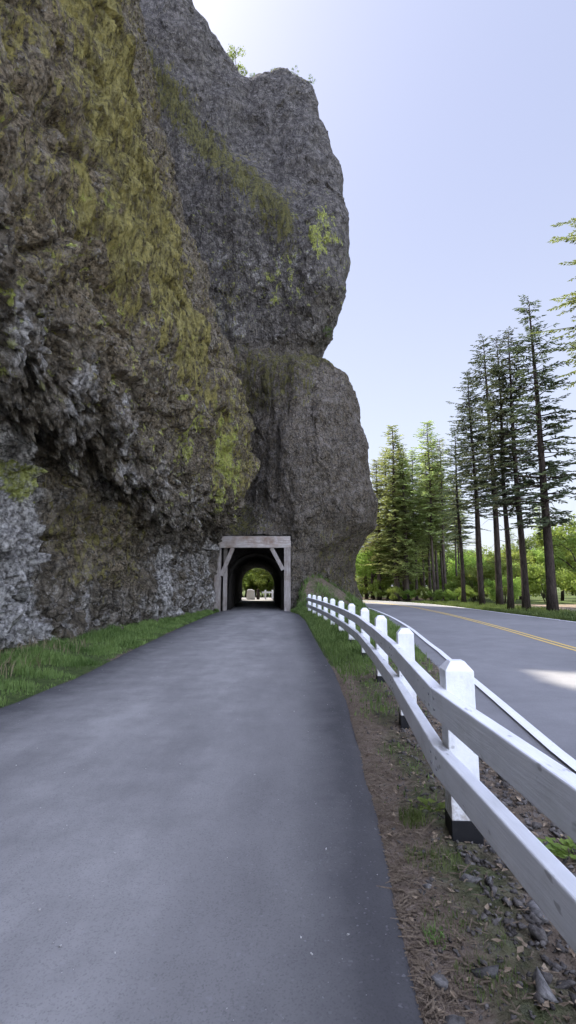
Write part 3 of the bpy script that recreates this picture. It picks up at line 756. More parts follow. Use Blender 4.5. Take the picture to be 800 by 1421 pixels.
def gz_at(xq, yq):
    """height of the ground sheet, bilinear"""
    xq = np.atleast_1d(np.asarray(xq, float)); yq = np.atleast_1d(np.asarray(yq, float))
    H = hz.reshape(nxg, nyg)
    i = np.clip(np.searchsorted(gx, xq) - 1, 0, nxg - 2); j = np.clip(np.searchsorted(gy, yq) - 1, 0, nyg - 2)
    u = (xq - gx[i]) / (gx[i + 1] - gx[i]); v = (yq - gy[j]) / (gy[j + 1] - gy[j])
    return H[i, j] * (1 - u) * (1 - v) + H[i + 1, j] * u * (1 - v) + H[i, j + 1] * (1 - u) * v + H[i + 1, j + 1] * u * v

def strip(name, L, R, zc, mat, n=10, thick=0.0):
    """sheet between two polylines, attribute t across"""
    L = np.asarray(L); R = np.asarray(R); m = len(L)
    t = np.linspace(0, 1, n + 1)
    V = L[:, None, :] * (1 - t)[None, :, None] + R[:, None, :] * t[None, :, None]
    Z = np.full((m, n + 1, 1), zc)
    if thick:
        Z[:, 0] -= thick; Z[:, -1] -= thick
    V = np.concatenate([V, Z], 2).reshape(-1, 3)
    i = np.arange(m * (n + 1)).reshape(m, n + 1)
    Q = np.stack([i[:-1, :-1].ravel(), i[:-1, 1:].ravel(), i[1:, 1:].ravel(), i[1:, :-1].ravel()], 1)
    return mesh_np(name, V, Q, mat, None, True, dict(t=np.tile(t, m)))

yp = np.concatenate([np.arange(-6, 14, 0.12), np.arange(14, 62, 0.4)])
wr = 0.014 * perlin(np.stack([yp * 1.7, 0 * yp, 0 * yp], 1), 5) + 0.010 * perlin(np.stack([yp * 6, 0 * yp, 0 * yp], 1), 6)
wl_ = 0.05 * perlin(np.stack([yp * 1.3, 0 * yp + 4, 0 * yp], 1), 5)
wr = wr + 0.04 * (1 - sstep(2.5, 6, yp))
Lp = np.stack([path_l(yp) + wl_, yp], 1); Rp = np.stack([path_r(yp) + wr, yp], 1)
PL2 = np.concatenate([Lp[:, None], ], 1)[:, 0]
# path sheet with a bevelled edge of asphalt
tt = np.array([0, 0.012, 0.03, 0.1, 0.2, 0.3, 0.4, 0.5, 0.6, 0.7, 0.8, 0.9, 0.97, 0.988, 1.0]); zt = np.array([-0.06, -0.005, 0.004] + [0.006] * 9 + [0.004, -0.005, -0.06])
Vp = Lp[:, None, :] * (1 - tt)[None, :, None] + Rp[:, None, :] * tt[None, :, None]
Vp = np.concatenate([Vp, np.broadcast_to(zt[None, :, None], (len(yp), len(tt), 1))], 2).reshape(-1, 3)
ip = np.arange(len(yp) * len(tt)).reshape(len(yp), len(tt))
Qp = np.stack([ip[:-1, :-1].ravel(), ip[:-1, 1:].ravel(), ip[1:, 1:].ravel(), ip[1:, :-1].ravel()], 1)
tag(mesh_np('path', Vp, Qp, M_PATH, None, True, dict(t=np.tile(tt, len(yp)))), kind='structure')

# road and its painted lines
EL = offs(RCF, -LOFF - 0.42); ER = offs(RCF, ROFF + 0.45)
tag(strip('road', EL, ER, 0.012, M_ROAD, 14, 0.05), kind='structure')
def line(name, d, wd, mat, zc):
    o = strip(name, offs(RCF, d - wd / 2), offs(RCF, d + wd / 2), zc, mat, 2); tag(o, kind='structure'); return o
line('road_edge_line', -LOFF, 0.12, M_WLINE, 0.017)
line('road_edge_line', ROFF, 0.12, M_WLINE, 0.017)
line('road_centre_line', -0.11, 0.10, M_YLINE, 0.017)
line('road_centre_line', 0.11, 0.10, M_YLINE, 0.017)

# ------------------------------------------------------------------ white fence
FP = [(1.12, 0.95), (1.11, 3.44), (1.36, 5.98), (1.53, 8.46), (1.69, 11.3), (1.72, 13.95), (1.70, 16.5), (1.66, 19.05), (1.58, 21.6), (1.47, 24.1), (1.36, 26.6), (1.22, 29.0)]
FPc = np.array(FP); Tg = np.gradient(FPc, axis=0); Tg /= np.linalg.norm(Tg, axis=1)[:, None]
fence = empty('wooden_fence', (1.12, 0.95, 0))
tag(fence, 'white painted two rail timber fence with square posts between path and road', 'fence')
F0 = Vector((1.12, 0.95, 0))
post_me = base_me = None
for i, (px, py) in enumerate(FP):
    rz = math.atan2(-Tg[i, 0], Tg[i, 1]) + random.uniform(-0.03, 0.03)
    if post_me is None:
        a = 0.09
        m = MB(); vs = []
        for (h, r) in ((-0.12, a), (0.995, a), (1.052, 0.045)):
            vs += [(-r, -r, h), (r, -r, h), (r, r, h), (-r, r, h)]
        fs = []
        for k in range(2):
            for q in range(4): fs.append((k * 4 + q, k * 4 + (q + 1) % 4, k * 4 + 4 + (q + 1) % 4, k * 4 + 4 + q))
        fs.append((8, 9, 10, 11)); m.add(vs, fs)
        p = m.build('post', M_FENCE, fence, bevel=0.004)
        m = MB(); m.box((0, 0, -0.045), (0.188, 0.188, 0.30)); bse = m.build('post_base', M_BLACK, p, bevel=0.004)
        post_me, base_me = p, bse
    else:
        p = post_me.copy(); link(p, fence); c = base_me.copy(); link(c, p)
    gz = float(gz_at(px, py)[0])
    p.location = Vector((px, py, 0.01)) - F0; p.rotation_euler = (random.uniform(-.008, .008), random.uniform(-.008, .008), rz)
Nl = np.stack([-Tg[:, 1], Tg[:, 0]], 1)              # towards the path
RCn = FPc + Nl * (0.09 + 0.041 + 0.002)
RCn = np.vstack([RCn[0] - (RCn[1] - RCn[0]) * 0.75, RCn, RCn[-1] + (RCn[-1] - RCn[-2]) * 0.06])
RF = np.stack([np.interp(np.arange((len(RCn) - 1) * 6 + 1) / 6, np.arange(len(RCn)), RCn[:, k_]) for k_ in (0, 1)], 1)
sfull = np.concatenate([[0], np.cumsum(np.linalg.norm(np.diff(RF, axis=0), axis=1))])
sposts = sfull[6 * np.arange(1, len(RCn) - 1)]
def rail(z0, z1, s0, s1, th=0.082):
    n = 9; s = np.linspace(s0 + 0.002, s1 - 0.002, n); V = []; zj = random.uniform(-0.006, 0.006)
    C = np.stack([np.interp(s, sfull, RF[:, 0]), np.interp(s, sfull, RF[:, 1])], 1)
    T = np.gradient(C, axis=0); T /= np.linalg.norm(T, axis=1)[:, None]; Nn = np.stack([-T[:, 1], T[:, 0]], 1)
    for k in range(n):
        for (o_, zz) in ((th / 2, z0), (th / 2, z1), (-th / 2, z1), (-th / 2, z0)):
            q = C[k] + Nn[k] * o_; V.append((q[0] - F0.x, q[1] - F0.y, zz + zj))
    m = MB(); fs = [(0, 1, 2, 3), tuple(4 * (n - 1) + q for q in (3, 2, 1, 0))]
    for k in range(n - 1):
        for q in range(4): fs.append((4 * k + q, 4 * k + 4 + q, 4 * k + 4 + (q + 1) % 4, 4 * k + (q + 1) % 4))
    m.add(V, fs); o = m.build('rail', M_FENCE, fence, bevel=0.008)
    for sp in sposts[:3]:
        if s0 - 0.1 < sp < s1 + 0.1:
            for ds in (-0.07, 0.07):
                if not (s0 + 0.02 < sp + ds < s1 - 0.02): continue
                cx, cy = np.interp(sp + ds, sfull, RF[:, 0]), np.interp(sp + ds, sfull, RF[:, 1])
                tx, ty = np.interp(sp + ds + 0.05, sfull, RF[:, 0]) - cx, np.interp(sp + ds + 0.05, sfull, RF[:, 1]) - cy
                L_ = math.hypot(tx, ty); nx_, ny_ = -ty / L_, tx / L_
                for zz in (z0 + 0.055, z1 - 0.055):
                    a_ = Vector((cx - F0.x + nx_ * (th / 2 - 0.002), cy - F0.y + ny_ * (th / 2 - 0.002), zz + zj))
                    bm_ = MB(); bm_.tube([a_, a_ + Vector((nx_, ny_, 0)) * 0.007], [0.011, 0.009], 8); bm_.build('bolt', M_BOLT, o)
for (z0, z1) in ((0.348, 0.525), (0.708, 0.886)):
    cuts = [0.0, sposts[1], sposts[3], sposts[5], sposts[7], sposts[9], sfull[-1]]
    for a_, b_ in zip(cuts[:-1], cuts[1:]): rail(z0, z1, a_, b_)

# ------------------------------------------------------------------ timber portal
por = empty('timber_portal', (-2.02, 31.4, 0))
tag(por, 'weathered timber frame with braced posts around the tunnel mouth', 'tunnel portal')
def pbox(name, x0, x1, y0, y1, z0, z1, mat, M=None):
    m = MB(); m.box(((x0 + x1) / 2 + 2.02, (y0 + y1) / 2 - 31.4, (z0 + z1) / 2), (x1 - x0, y1 - y0, z1 - z0), M)
    return m.build(name, mat, por, bevel=0.012)
pbox('lintel_beam', -4.35, 0.18, 31.12, 31.42, 3.86, 4.30, M_TIMBER)
pbox('lintel_beam', -4.3, 0.15, 31.14, 31.44, 4.306, 4.58, M_TIMBER)
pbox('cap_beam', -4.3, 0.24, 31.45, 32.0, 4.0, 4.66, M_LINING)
pbox('post', -0.24, 0.16, 31.14, 31.46, -0.1, 3.855, M_TIMBERV)
pbox('post', -4.52, -4.14, 31.14, 31.46, -0.1, 3.855, M_TIMBERV)
pbox('post', -4.05, -3.82, 31.75, 32.1, -0.1, 3.9, M_TIMBERV)
def brace(xa, za, xb, zb_):
    m = MB(); a = Vector((xa + 2.02, -0.13, za)); b = Vector((xb + 2.02, -0.13, zb_)); dv = b - a
    M = Matrix.Rotation(math.atan2(dv.x, dv.z), 4, 'Y').to_3x3()
    m.box((a + b) / 2, (0.24, 0.22, dv.length), M); m.build('brace', M_TIMBERV, por, bevel=0.01)
brace(-3.42, 3.85, -4.10, 2.15); brace(-1.02, 3.85, -0.30, 2.5)
# lining sets inside the bore
lin = empty('tunnel_lining', (-2.1, 33, 0)); tag(lin, 'dark timber frames lining the inside of the tunnel', 'tunnel lining')
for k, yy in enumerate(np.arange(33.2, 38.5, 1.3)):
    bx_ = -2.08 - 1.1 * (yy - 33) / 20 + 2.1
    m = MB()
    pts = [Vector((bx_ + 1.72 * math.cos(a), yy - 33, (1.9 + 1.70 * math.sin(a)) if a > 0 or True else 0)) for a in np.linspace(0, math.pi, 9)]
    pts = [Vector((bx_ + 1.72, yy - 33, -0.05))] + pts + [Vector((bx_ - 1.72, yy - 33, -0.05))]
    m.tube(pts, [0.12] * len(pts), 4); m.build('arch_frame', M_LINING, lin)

# ------------------------------------------------------------------ grass, stones, litter
def blades(name, x, y, z, h, wd, mat, lean=0.45, parent=None):
    n = len(x); an = RNG.uniform(0, 2 * math.pi, n); ln = RNG.uniform(0.1, lean, n) * h
    dx, dy = np.cos(an), np.sin(an); fa = RNG.uniform(0, 2 * math.pi, n); sx, sy = np.cos(fa) * wd / 2, np.sin(fa) * wd / 2
    V = np.zeros((n, 5, 3))
    V[:, 0] = np.stack([x - sx, y - sy, z - 0.02], 1); V[:, 1] = np.stack([x + sx, y + sy, z - 0.02], 1)
    mx, my, mz = x + dx * ln * 0.35, y + dy * ln * 0.35, z + h * 0.6
    V[:, 2] = np.stack([mx + sx * .75, my + sy * .75, mz], 1); V[:, 3] = np.stack([mx - sx * .75, my - sy * .75, mz], 1)
    V[:, 4] = np.stack([x + dx * ln, y + dy * ln, z + h * RNG.uniform(0.85, 1.0, n)], 1)
    b = np.arange(n)[:, None] * 5
    return mesh_np(name, V.reshape(-1, 3), [b + np.array([[0, 1, 2, 3]]), b + np.array([[3, 2, 4]])], mat, parent)
# left strip
n = 52000
y_ = 5.5 + 25.5 * RNG.random(n) ** 1.25; u_ = RNG.random(n) ** 0.8
wdt = np.interp(y_, [5, 9, 14, 20, 27, 31], [2.0, 1.9, 1.7, 1.4, 0.7, 0.4])
x_ = path_l(y_) - 0.0 - u_ * wdt
cl = fbm(np.stack([x_ * 1.1, y_ * 1.1, 0 * x_], 1), 3, 201)
keep = RNG.random(n) < np.clip(0.45 + 2.0 * cl, 0.03, 1); x_, y_, u_, cl = x_[keep], y_[keep], u_[keep], cl[keep]
h_ = (0.05 + 0.13 * sstep(0.0, 0.55, u_) + 0.26 * np.clip(cl, 0, 1)) * RNG.uniform(0.5, 1.25, len(x_)) * np.interp(y_, [5, 12, 30], [0.62, 0.85, 0.75])
tag(blades('grass', x_, y_, gz_at(x_, y_), h_, 0.010 + 0.0007 * y_, M_GRASS), 'rough green grass strip between the path and the cliff foot', 'grass', None, 'stuff')
k = 450; y_ = RNG.uniform(6, 13, k); x_ = path_l(y_) - RNG.uniform(0.9, 2.4, k)
tag(blades('dry_grass', x_, y_, gz_at(x_, y_), RNG.uniform(0.12, 0.4, k), 0.012 + 0 * x_, M_DRY, 0.8), 'straw coloured dead grass at the foot of the pale rock', 'grass', None, 'stuff')
# right verge
n = 60000
y_ = 3.0 + 28.5 * RNG.random(n) ** 1.1; x_ = path_r(y_) + 0.02 + RNG.random(n) * 4.5
ok = road_side(x_, y_) < -0.05
x_, y_ = x_[ok], y_[ok]
cl = fbm(np.stack([x_ * 1.3, y_ * 1.3, 0 * x_], 1), 3, 211)
dens = sstep(6.2, 11.5, y_ + 3.0 * cl + 0.8 * (x_ < 1.5)) * 0.9 + 0.30 * (cl > -0.05) * (y_ > 3.6) * np.exp(-((x_ - path_r(y_) - 0.38) / 0.22) ** 2)
dens *= np.where((x_ > 1.9) & (y_ < 11), 0.5, 1)
keep = RNG.random(len(x_)) < dens; x_, y_, cl = x_[keep], y_[keep], cl[keep]
h_ = (0.035 + 0.125 * sstep(6, 15, y_) + 0.12 * np.clip(cl, 0, 1) * sstep(4, 8, y_)) * RNG.uniform(0.5, 1.4, len(x_))
tag(blades('grass', x_, y_, gz_at(x_, y_), h_, 0.008 + 0.0008 * y_, M_GRASS), 'short green grass along both sides of the white fence', 'grass', None, 'stuff')
n = 7000; x_ = RNG.uniform(0.45, 5.6, n); y_ = RNG.uniform(30.3, 37, n); zz = gz_at(x_, y_)
keep = (zz > 0.02) & (road_side(x_, y_) < -0.2) & (fbm(np.stack([x_, y_, 0 * x_], 1) * 0.8, 2, 5) > 0.0); x_, y_, zz = x_[keep], y_[keep], zz[keep]
tag(blades('grass', x_, y_, zz, RNG.uniform(0.12, 0.42, len(x_)), 0.035 + 0 * x_, M_GRASS), 'grass growing on the earth bank beside the tunnel mouth', 'grass', None, 'stuff')
n = 14000; y_ = RNG.uniform(20, 48, n)
e2 = offs(RCF, ROFF + 0.7); kk = e2[:, 1] < 52; xe = np.interp(y_, e2[kk][:, 1], e2[kk][:, 0]); x_ = xe + RNG.random(n) ** 1.5 * 3.5
tag(blades('grass', x_, y_, gz_at(x_, y_), RNG.uniform(0.08, 0.32, n), 0.04 + 0 * x_, M_GRASS), 'sunlit grass under the row of tall firs', 'grass', None, 'stuff')
# straw litter blades lying in the near verge
n = 5200; y_ = 1.3 + 8 * RNG.random(n) ** 1.5; x_ = path_r(y_) + np.abs(RNG.normal(0, 0.16, n)) - 0.02
x_[3000:] = path_r(y_[3000:]) + RNG.random(n - 3000) * 1.9
an = RNG.uniform(0, 6.28, n); L_ = RNG.uniform(0.015, 0.07, n) * np.where(RNG.random(n) < 0.06, 2.6, 1); w_ = RNG.uniform(0.0015, 0.004, n)
zb0 = gz_at(x_, y_) + RNG.uniform(0.004, 0.02, n); tl = RNG.uniform(-0.25, 0.25, n)
dx, dy = np.cos(an) * L_ / 2, np.sin(an) * L_ / 2; nx_, ny_ = -np.sin(an) * w_, np.cos(an) * w_
V = np.stack([np.stack([x_ - dx - nx_, y_ - dy - ny_, zb0 - tl * L_ / 2], 1), np.stack([x_ + dx - nx_, y_ + dy - ny_, zb0 + tl * L_ / 2], 1), np.stack([x_ + dx + nx_, y_ + dy + ny_, zb0 + tl * L_ / 2], 1), np.stack([x_ - dx + nx_, y_ - dy + ny_, zb0 - tl * L_ / 2], 1), np.stack([x_, y_, zb0 + w_ * 1.6], 1)], 1)
b = np.arange(n)[:, None] * 5
tag(mesh_np('litter', V.reshape(-1, 3), [b + np.array([[0, 1, 4]]), b + np.array([[1, 2, 4]]), b + np.array([[2, 3, 4]]), b + np.array([[3, 0, 4]])], M_STRAW), 'straw, needles and thin twigs strewn over the bare verge', 'plant litter', None, 'stuff')

ICO_V = None
def ico(sub=1):
    import bmesh
    bm = bmesh.new(); bmesh.ops.create_icosphere(bm, subdivisions=sub, radius=1.0)
    bm.verts.ensure_lookup_table()
    V = np.array([v.co[:] for v in bm.verts]); F = np.array([[v.index for v in f.verts] for f in bm.faces]); bm.free(); return V, F
I1V, I1F = ico(1); I2V, I2F = ico(2)
n = 1500; y_ = 1.3 + 9 * RNG.random(n) ** 1.4; x_ = path_r(y_) + 0.05 + RNG.random(n) * 2.4
an = RNG.uniform(0, 6.28, n); L_ = RNG.uniform(0.010, 0.026, n); zb0 = gz_at(x_, y_) + RNG.uniform(0.006, 0.022, n); tl = RNG.uniform(-0.6, 0.6, (n, 2))
dx, dy = np.cos(an) * L_, np.sin(an) * L_
V = np.stack([np.stack([x_ - dx, y_ - dy, zb0 - tl[:, 0] * L_], 1), np.stack([x_ - dy * .6, y_ + dx * .6, zb0 + tl[:, 1] * L_ * .6], 1), np.stack([x_ + dx, y_ + dy, zb0 + tl[:, 0] * L_], 1), np.stack([x_ + dy * .6, y_ - dx * .6, zb0 + tl[:, 1] * L_ * .6], 1)], 1)
b = np.arange(n)[:, None] * 4
tag(mesh_np('dead_leaves', V.reshape(-1, 3), [b + np.array([[0, 1, 2]]), b + np.array([[0, 2, 3]])], mat_stone('dead_leaf', (0.10, 0.07, 0.045), (0.34, 0.27, 0.19))), 'small curled brown dead leaves scattered over the verge', 'dead leaves', None, 'stuff')
def hull(r, n=11):
    import bmesh
    bm = bmesh.new()
    for p in r.normal(size=(n, 3)):
        p = p / np.linalg.norm(p) * r.uniform(0.72, 1.0); bm.verts.new(p)
    q = bmesh.ops.convex_hull(bm, input=bm.verts)
    bmesh.ops.delete(bm, geom=list({e for e in q['geom_interior'] if isinstance(e, bmesh.types.BMVert)}), context='VERTS')
    bm.verts.index_update(); bm.verts.ensure_lookup_table()
    V = np.array([v.co[:] for v in bm.verts]); F = np.array([[v.index for v in f.verts] for f in bm.faces]); bm.free(); return V, F
HULLS = [hull(RNG, 7 + k % 3) for k in range(16)]
def rocks(name, x, y, z, s, mat, flat=0.6):
    VV, FF_, nb = [], [], 0; grp = RNG.integers(0, len(HULLS), len(x))
    for gi, (HV, HF) in enumerate(HULLS):
        k = grp == gi; n = int(k.sum())
        if not n: continue
        V = HV[None] * np.stack([RNG.uniform(0.75, 1.4, n), RNG.uniform(0.6, 1.1, n), RNG.uniform(0.35, 0.85, n)], 1)[:, None, :]
        a = RNG.uniform(0, 6.28, n); ca, sa = np.cos(a)[:, None], np.sin(a)[:, None]; tq = RNG.uniform(-0.6, 0.6, n)[:, None]
        X = V[..., 0] * ca - V[..., 1] * sa; Y = V[..., 0] * sa + V[..., 1] * ca; Z = V[..., 2] + X * tq
        V = np.stack([X, Y, Z], 2) * s[k][:, None, None] + np.stack([x[k], y[k], z[k]], 1)[:, None, :]
        VV.append(V.reshape(-1, 3)); FF_.append((nb + np.arange(n)[:, None, None] * len(HV) + HF[None]).reshape(-1, 3)); nb += n * len(HV)
    return mesh_np(name, np.concatenate(VV), np.concatenate(FF_), mat)
n = 26000; y_ = 1.2 + 10.5 * RNG.random(n) ** 1.7; x_ = path_r(y_) + 0.06 + RNG.random(n) ** 0.75 * 2.9
ok = (road_side(x_, y_) < 0.15) & (RNG.random(n) < np.clip(1.3 - y_ / 10, 0.05, 1)); x_, y_ = x_[ok], y_[ok]
s_ = 0.005 + 0.022 * RNG.random(len(x_)) ** 2 + 0.045 * RNG.random(len(x_)) ** 12
s_ *= np.interp(x_ - path_r(y_), [0, 0.3, 0.7], [0.45, 0.7, 1.15])
zz = gz_at(x_, y_)
tag(rocks('gravel', x_, y_, zz + s_ * 0.15, s_, M_GRAVEL), 'dark broken gravel over the soil beneath the white fence', 'gravel', None, 'stuff')
n = 900; y_ = 1.4 + 16 * RNG.random(n) ** 1.8; x_ = path_l(y_) + 0.1 + RNG.random(n) * (path_r(y_) - path_l(y_) - 0.12)
s_ = 0.0025 + 0.010 * RNG.random(n) ** 6
cpo = rocks('debris', x_, y_, 0.007 + s_ * 0.2, s_, M_CHIP); tag(cpo, 'tiny pale stone chips and crumbs scattered over the asphalt path', 'debris', None, 'stuff')

# counted stones and tufts of the near verge   (x, y, size, label)
def stone(x, y, s, label, seed, lo=None):
    r = np.random.default_rng(seed); V, HF = hull(r, 9)
    V = V * np.array([r.uniform(0.95, 1.4), r.uniform(0.7, 1.0), r.uniform(0.45, 0.75)]) * s
    o = mesh_np('stone', V, HF, M_STONE); o.location = (x, y, float(gz_at(x, y)[0]) + s * 0.18); o.rotation_euler = (r.uniform(-.3, .3), r.uniform(-.3, .3), r.uniform(0, 6.28))
    tag(o, label, 'stone', 'angular stones lying on the verge')
for i, a in enumerate([
    (0.585, 2.04, 0.070, 'broad flat grey stone at the path edge, lowest in the picture'),
    (0.60, 2.25, 0.062, 'upright wedge shaped stone beside the path edge'),
    (0.965, 2.93, 0.060, 'pale grey slab lying mid verge before the nearest post'),
    (1.06, 2.92, 0.052, 'blocky stone with a light top beside the pale grey slab'),
    (1.19, 2.66, 0.072, 'dark block half under the lower fence rail'),
    (0.98, 2.20, 0.092, 'largest dark slab tilted on the soil below the rail'),
    (0.80, 2.27, 0.058, 'oval stone leaning in the moss beside the largest slab'),
    (0.69, 3.54, 0.030, 'small whitish stone at the path edge level with the nearest post'),
    (1.22, 3.26, 0.045, 'rubble stone against the black foot of the nearest post'),
    (1.06, 3.20, 0.040, 'squat brown stone just left of the nearest post foot'),
    (0.72, 2.88, 0.040, 'low square stone in thin grass near the asphalt edge')]):
    stone(a[0], a[1], a[2], a[3], 900 + i)
def tuft(x, y, n, h, wd, spread, label, mat=None):
    rr = RNG.random(n) ** 0.7 * spread; an = RNG.uniform(0, 6.28, n)
    o = blades('grass_tuft', rr * np.cos(an), rr * np.sin(an), 0 * rr, RNG.uniform(0.5, 1, n) * h, wd + 0 * rr, mat or M_GRASS, 0.9)
    o.location = (x, y, float(gz_at(x, y)[0])); tag(o, label, 'grass tuft')
tuft(0.83, 3.60, 170, 0.11, 0.005, 0.10, 'dense dark green grass tuft left of the nearest fence post')
tuft(0.66, 2.50, 46, 0.05, 0.007, 0.07, 'small yellow green weed by the path edge')
tuft(0.84, 3.17, 320, 0.045, 0.0035, 0.17, 'thin flattened grass patch on the gravel verge')
tuft(0.80, 2.60, 420, 0.035, 0.003, 0.20, 'low mossy grass patch among the near stones')
tuft(0.80, 2.25, 300, 0.03, 0.003, 0.14, 'mossy grass patch between the wedge shaped stone and the largest slab')
def leafy(name, x, y, n, s, h, label):
    m = MB()
    for k in range(n):
        a = RNG.uniform(0, 6.28); r = RNG.uniform(0.2, 1) * s; c = Vector((r * math.cos(a) * 1.6, r * math.sin(a), RNG.uniform(0.3, 1) * h))
        L = RNG.uniform(0.03, 0.06); d = Vector((math.cos(a), math.sin(a), RNG.uniform(-.1, .5))).normalized(); sd_ = d.cross(Vector((0, 0, 1))).normalized() * L * 0.42
        m.add([c, c + d * L * .5 + sd_ + Vector((0, 0, .004)), c + d * L, c + d * L * .5 - sd_ + Vector((0, 0, .004))], [(0, 1, 2, 3)])
        m.add([Vector((0, 0, -.01)), c * 0.5 + Vector((.002, 0, 0)), c], [(0, 1, 2)])
    o = m.build(name, M_LEAF); o.location = (x, y, float(gz_at(x, y)[0])); tag(o, label, 'plant')
leafy('weed_plant', 1.62, 3.16, 60, 0.11, 0.05, 'pale leafed ground plant growing behind the fence rails')
leafy('weed_plant', 1.0, 3.75, 26, 0.10, 0.04, 'few dusty leaves sprouting left of the nearest post')

# ------------------------------------------------------------------ trees
def conifer(seed, H, r0, c0, rmax, nw, per, droop, tw, mats, dead=0.2, shape=0.8, gap=0.16, lean=0.0, side=None):
    """returns trunk mesh object and crown mesh object (unlinked to a thing): whorled boughs of needle sprays"""
    r = np.random.default_rng(seed); R_ = random.Random(seed)
    m = MB(); k = 12
    zs = [H * (i / k) for i in range(k + 1)]
    pts = [Vector((lean * z + 0.06 * math.sin(z * 0.5 + seed), 0.05 * math.sin(z * 0.37 + seed * 2), z - 0.15)) for z in zs]
    m.tube(pts, [r0 * (1.25 if i == 0 else 1) * (1 - i / k) ** 0.8 + 0.015 for i in range(k + 1)], 9)
    trunk = m.build('trunk', mats[0], None, True)
    def tp(z): return np.array([lean * z + 0.06 * math.sin(z * 0.5 + seed), 0.05 * math.sin(z * 0.37 + seed * 2), z])
    B = MB(); NV = []
    for q in range(int(26 * dead)):                      # dead snags below the crown
        zz = r.uniform(0.08, c0 + 0.1) * H; an = r.uniform(0, 6.28); L = r.uniform(0.3, 0.8) * rmax * 0.8; o = tp(zz)
        e1 = o + np.array([math.cos(an) * L * .5, math.sin(an) * L * .5, r.uniform(-.1, .15) * L]); e2 = o + np.array([math.cos(an) * L, math.sin(an) * L, r.uniform(-.45, .1) * L])
        B.tube([o, e1, e2], [0.022, 0.014, 0.005], 4)
    zc = np.linspace(c0 * H, H * 0.985, nw)
    for iz, zz in enumerate(zc):
        f = (zz - c0 * H) / (H - c0 * H)
        env = (1 - f) ** shape * (0.55 + 0.45 * min(1, f * 5 + 0.25))
        gapk = r.uniform(0.55, 1.2, 4) * (0.45 if r.random() < 0.14 else 1.0)
        for q in range(per):
            an = r.uniform(0, 6.28) if side is None else r.normal(side, 1.2)
            L = rmax * env * gapk[q % 4] * r.uniform(0.4, 1.2) + 0.18
            z0 = zz + r.uniform(-0.5, 0.5) * H * (1 - c0) / nw
            if z0 > H * 0.99: z0 = H * 0.99
            o = tp(z0); dr = np.array([math.cos(an), math.sin(an)])
            up = r.uniform(0.0, 0.35) + 0.55 * f ** 2
            ns = max(4, int(L / gap)); s = np.linspace(0, 1, ns)
            zc_ = up * L * s - droop * L * s ** 2 * r.uniform(0.7, 1.3) + 0.10 * L * s ** 4
            ax = np.stack([o[0] + dr[0] * L * s, o[1] + dr[1] * L * s, o[2] + zc_], 1)
            wv = r.normal(0, 0.03 * L, 2); ax[:, 0] += wv[0] * np.sin(s * 3); ax[:, 1] += wv[1] * np.sin(s * 3)
            jj = [0, ns // 2, ns - 1]
            B.tube([ax[j] for j in jj], [0.012 + 0.010 * L, 0.008 + 0.005 * L, 0.005], 4)
            bare = r.random() < dead * (1 - f)
            st0 = 0.30 if not bare else 0.8
            for j in range(ns):
                if s[j] < st0 * r.uniform(0.6, 1.2): continue
                for sg in (-1, 1):
                    if r.random() < 0.12: continue
                    a2 = an + sg * r.uniform(0.5, 1.25); l2 = tw * (1.15 - 0.75 * s[j]) * r.uniform(0.55, 1.2) * (0.5 + 0.5 * min(1, L / 1.5))
                    NV.append((*ax[j], a2, l2, r.uniform(-0.35, 0.12)))
            NV.append((*ax[-1], an, tw * 0.5, 0.0))
    NV = np.array(NV); n = len(NV)
    d = np.stack([np.cos(NV[:, 3]), np.sin(NV[:, 3]), NV[:, 5]], 1); L = NV[:, 4][:, None]
    sdv = np.stack([-np.sin(NV[:, 3]), np.cos(NV[:, 3]), r.uniform(-0.5, 0.5, n)], 1)
    w_ = (0.028 + 0.055 * NV[:, 4] * r.uniform(0.7, 1.3, n))[:, None]; c = NV[:, :3]
    Vq = np.stack([c, c + d * L * 0.35 + sdv * w_, c + d * L - np.array([0, 0, 0.05]) * L, c + d * L * 0.45 - sdv * w_], 1)
    upv = np.array([0, 0, 1.0]) * np.ones((n, 1))
    Vq2 = np.stack([c + d * L * 0.15, c + d * L * 0.45 + upv * w_ * 0.6, c + d * L * 0.95, c + d * L * 0.5 - upv * w_ * 0.9], 1)
    VV = np.concatenate([np.array(B.v), Vq.reshape(-1, 3), Vq2.reshape(-1, 3)]); nb = len(B.v)
    Q = nb + np.arange(2 * n)[:, None] * 4 + np.arange(4)[None]
    Bq = np.array([f for f in B.f if len(f) == 4])
    crown = mesh_np('crown', VV, np.concatenate([Bq, Q]), None, None, False, None, [mats[0], mats[1]], np.concatenate([np.zeros(len(Bq)), np.ones(len(Q))]))
    return trunk, crown

def leaf_cloud(r, C, Rr, n, ls):
    """leaf quads around cluster centres C (m,3) with radii Rr"""
    k = r.integers(0, len(C), n); d = r.normal(size=(n, 3)); d /= np.linalg.norm(d, axis=1)[:, None]
    p = C[k] + d * (Rr[k] * r.uniform(0.25, 1.0, n) ** 0.6)[:, None] * np.array([1, 1, 0.75])
    a = r.normal(size=(n, 3)); a /= np.linalg.norm(a, axis=1)[:, None]; b = np.cross(a, d + 0.3 * r.normal(size=(n, 3))); b /= np.maximum(np.linalg.norm(b, axis=1), 1e-6)[:, None]
    L = (ls * r.uniform(0.6, 1.3, n))[:, None]
    return np.stack([p, p + a * L * .5 + b * L * .33, p + a * L, p + a * L * .5 - b * L * .33], 1)

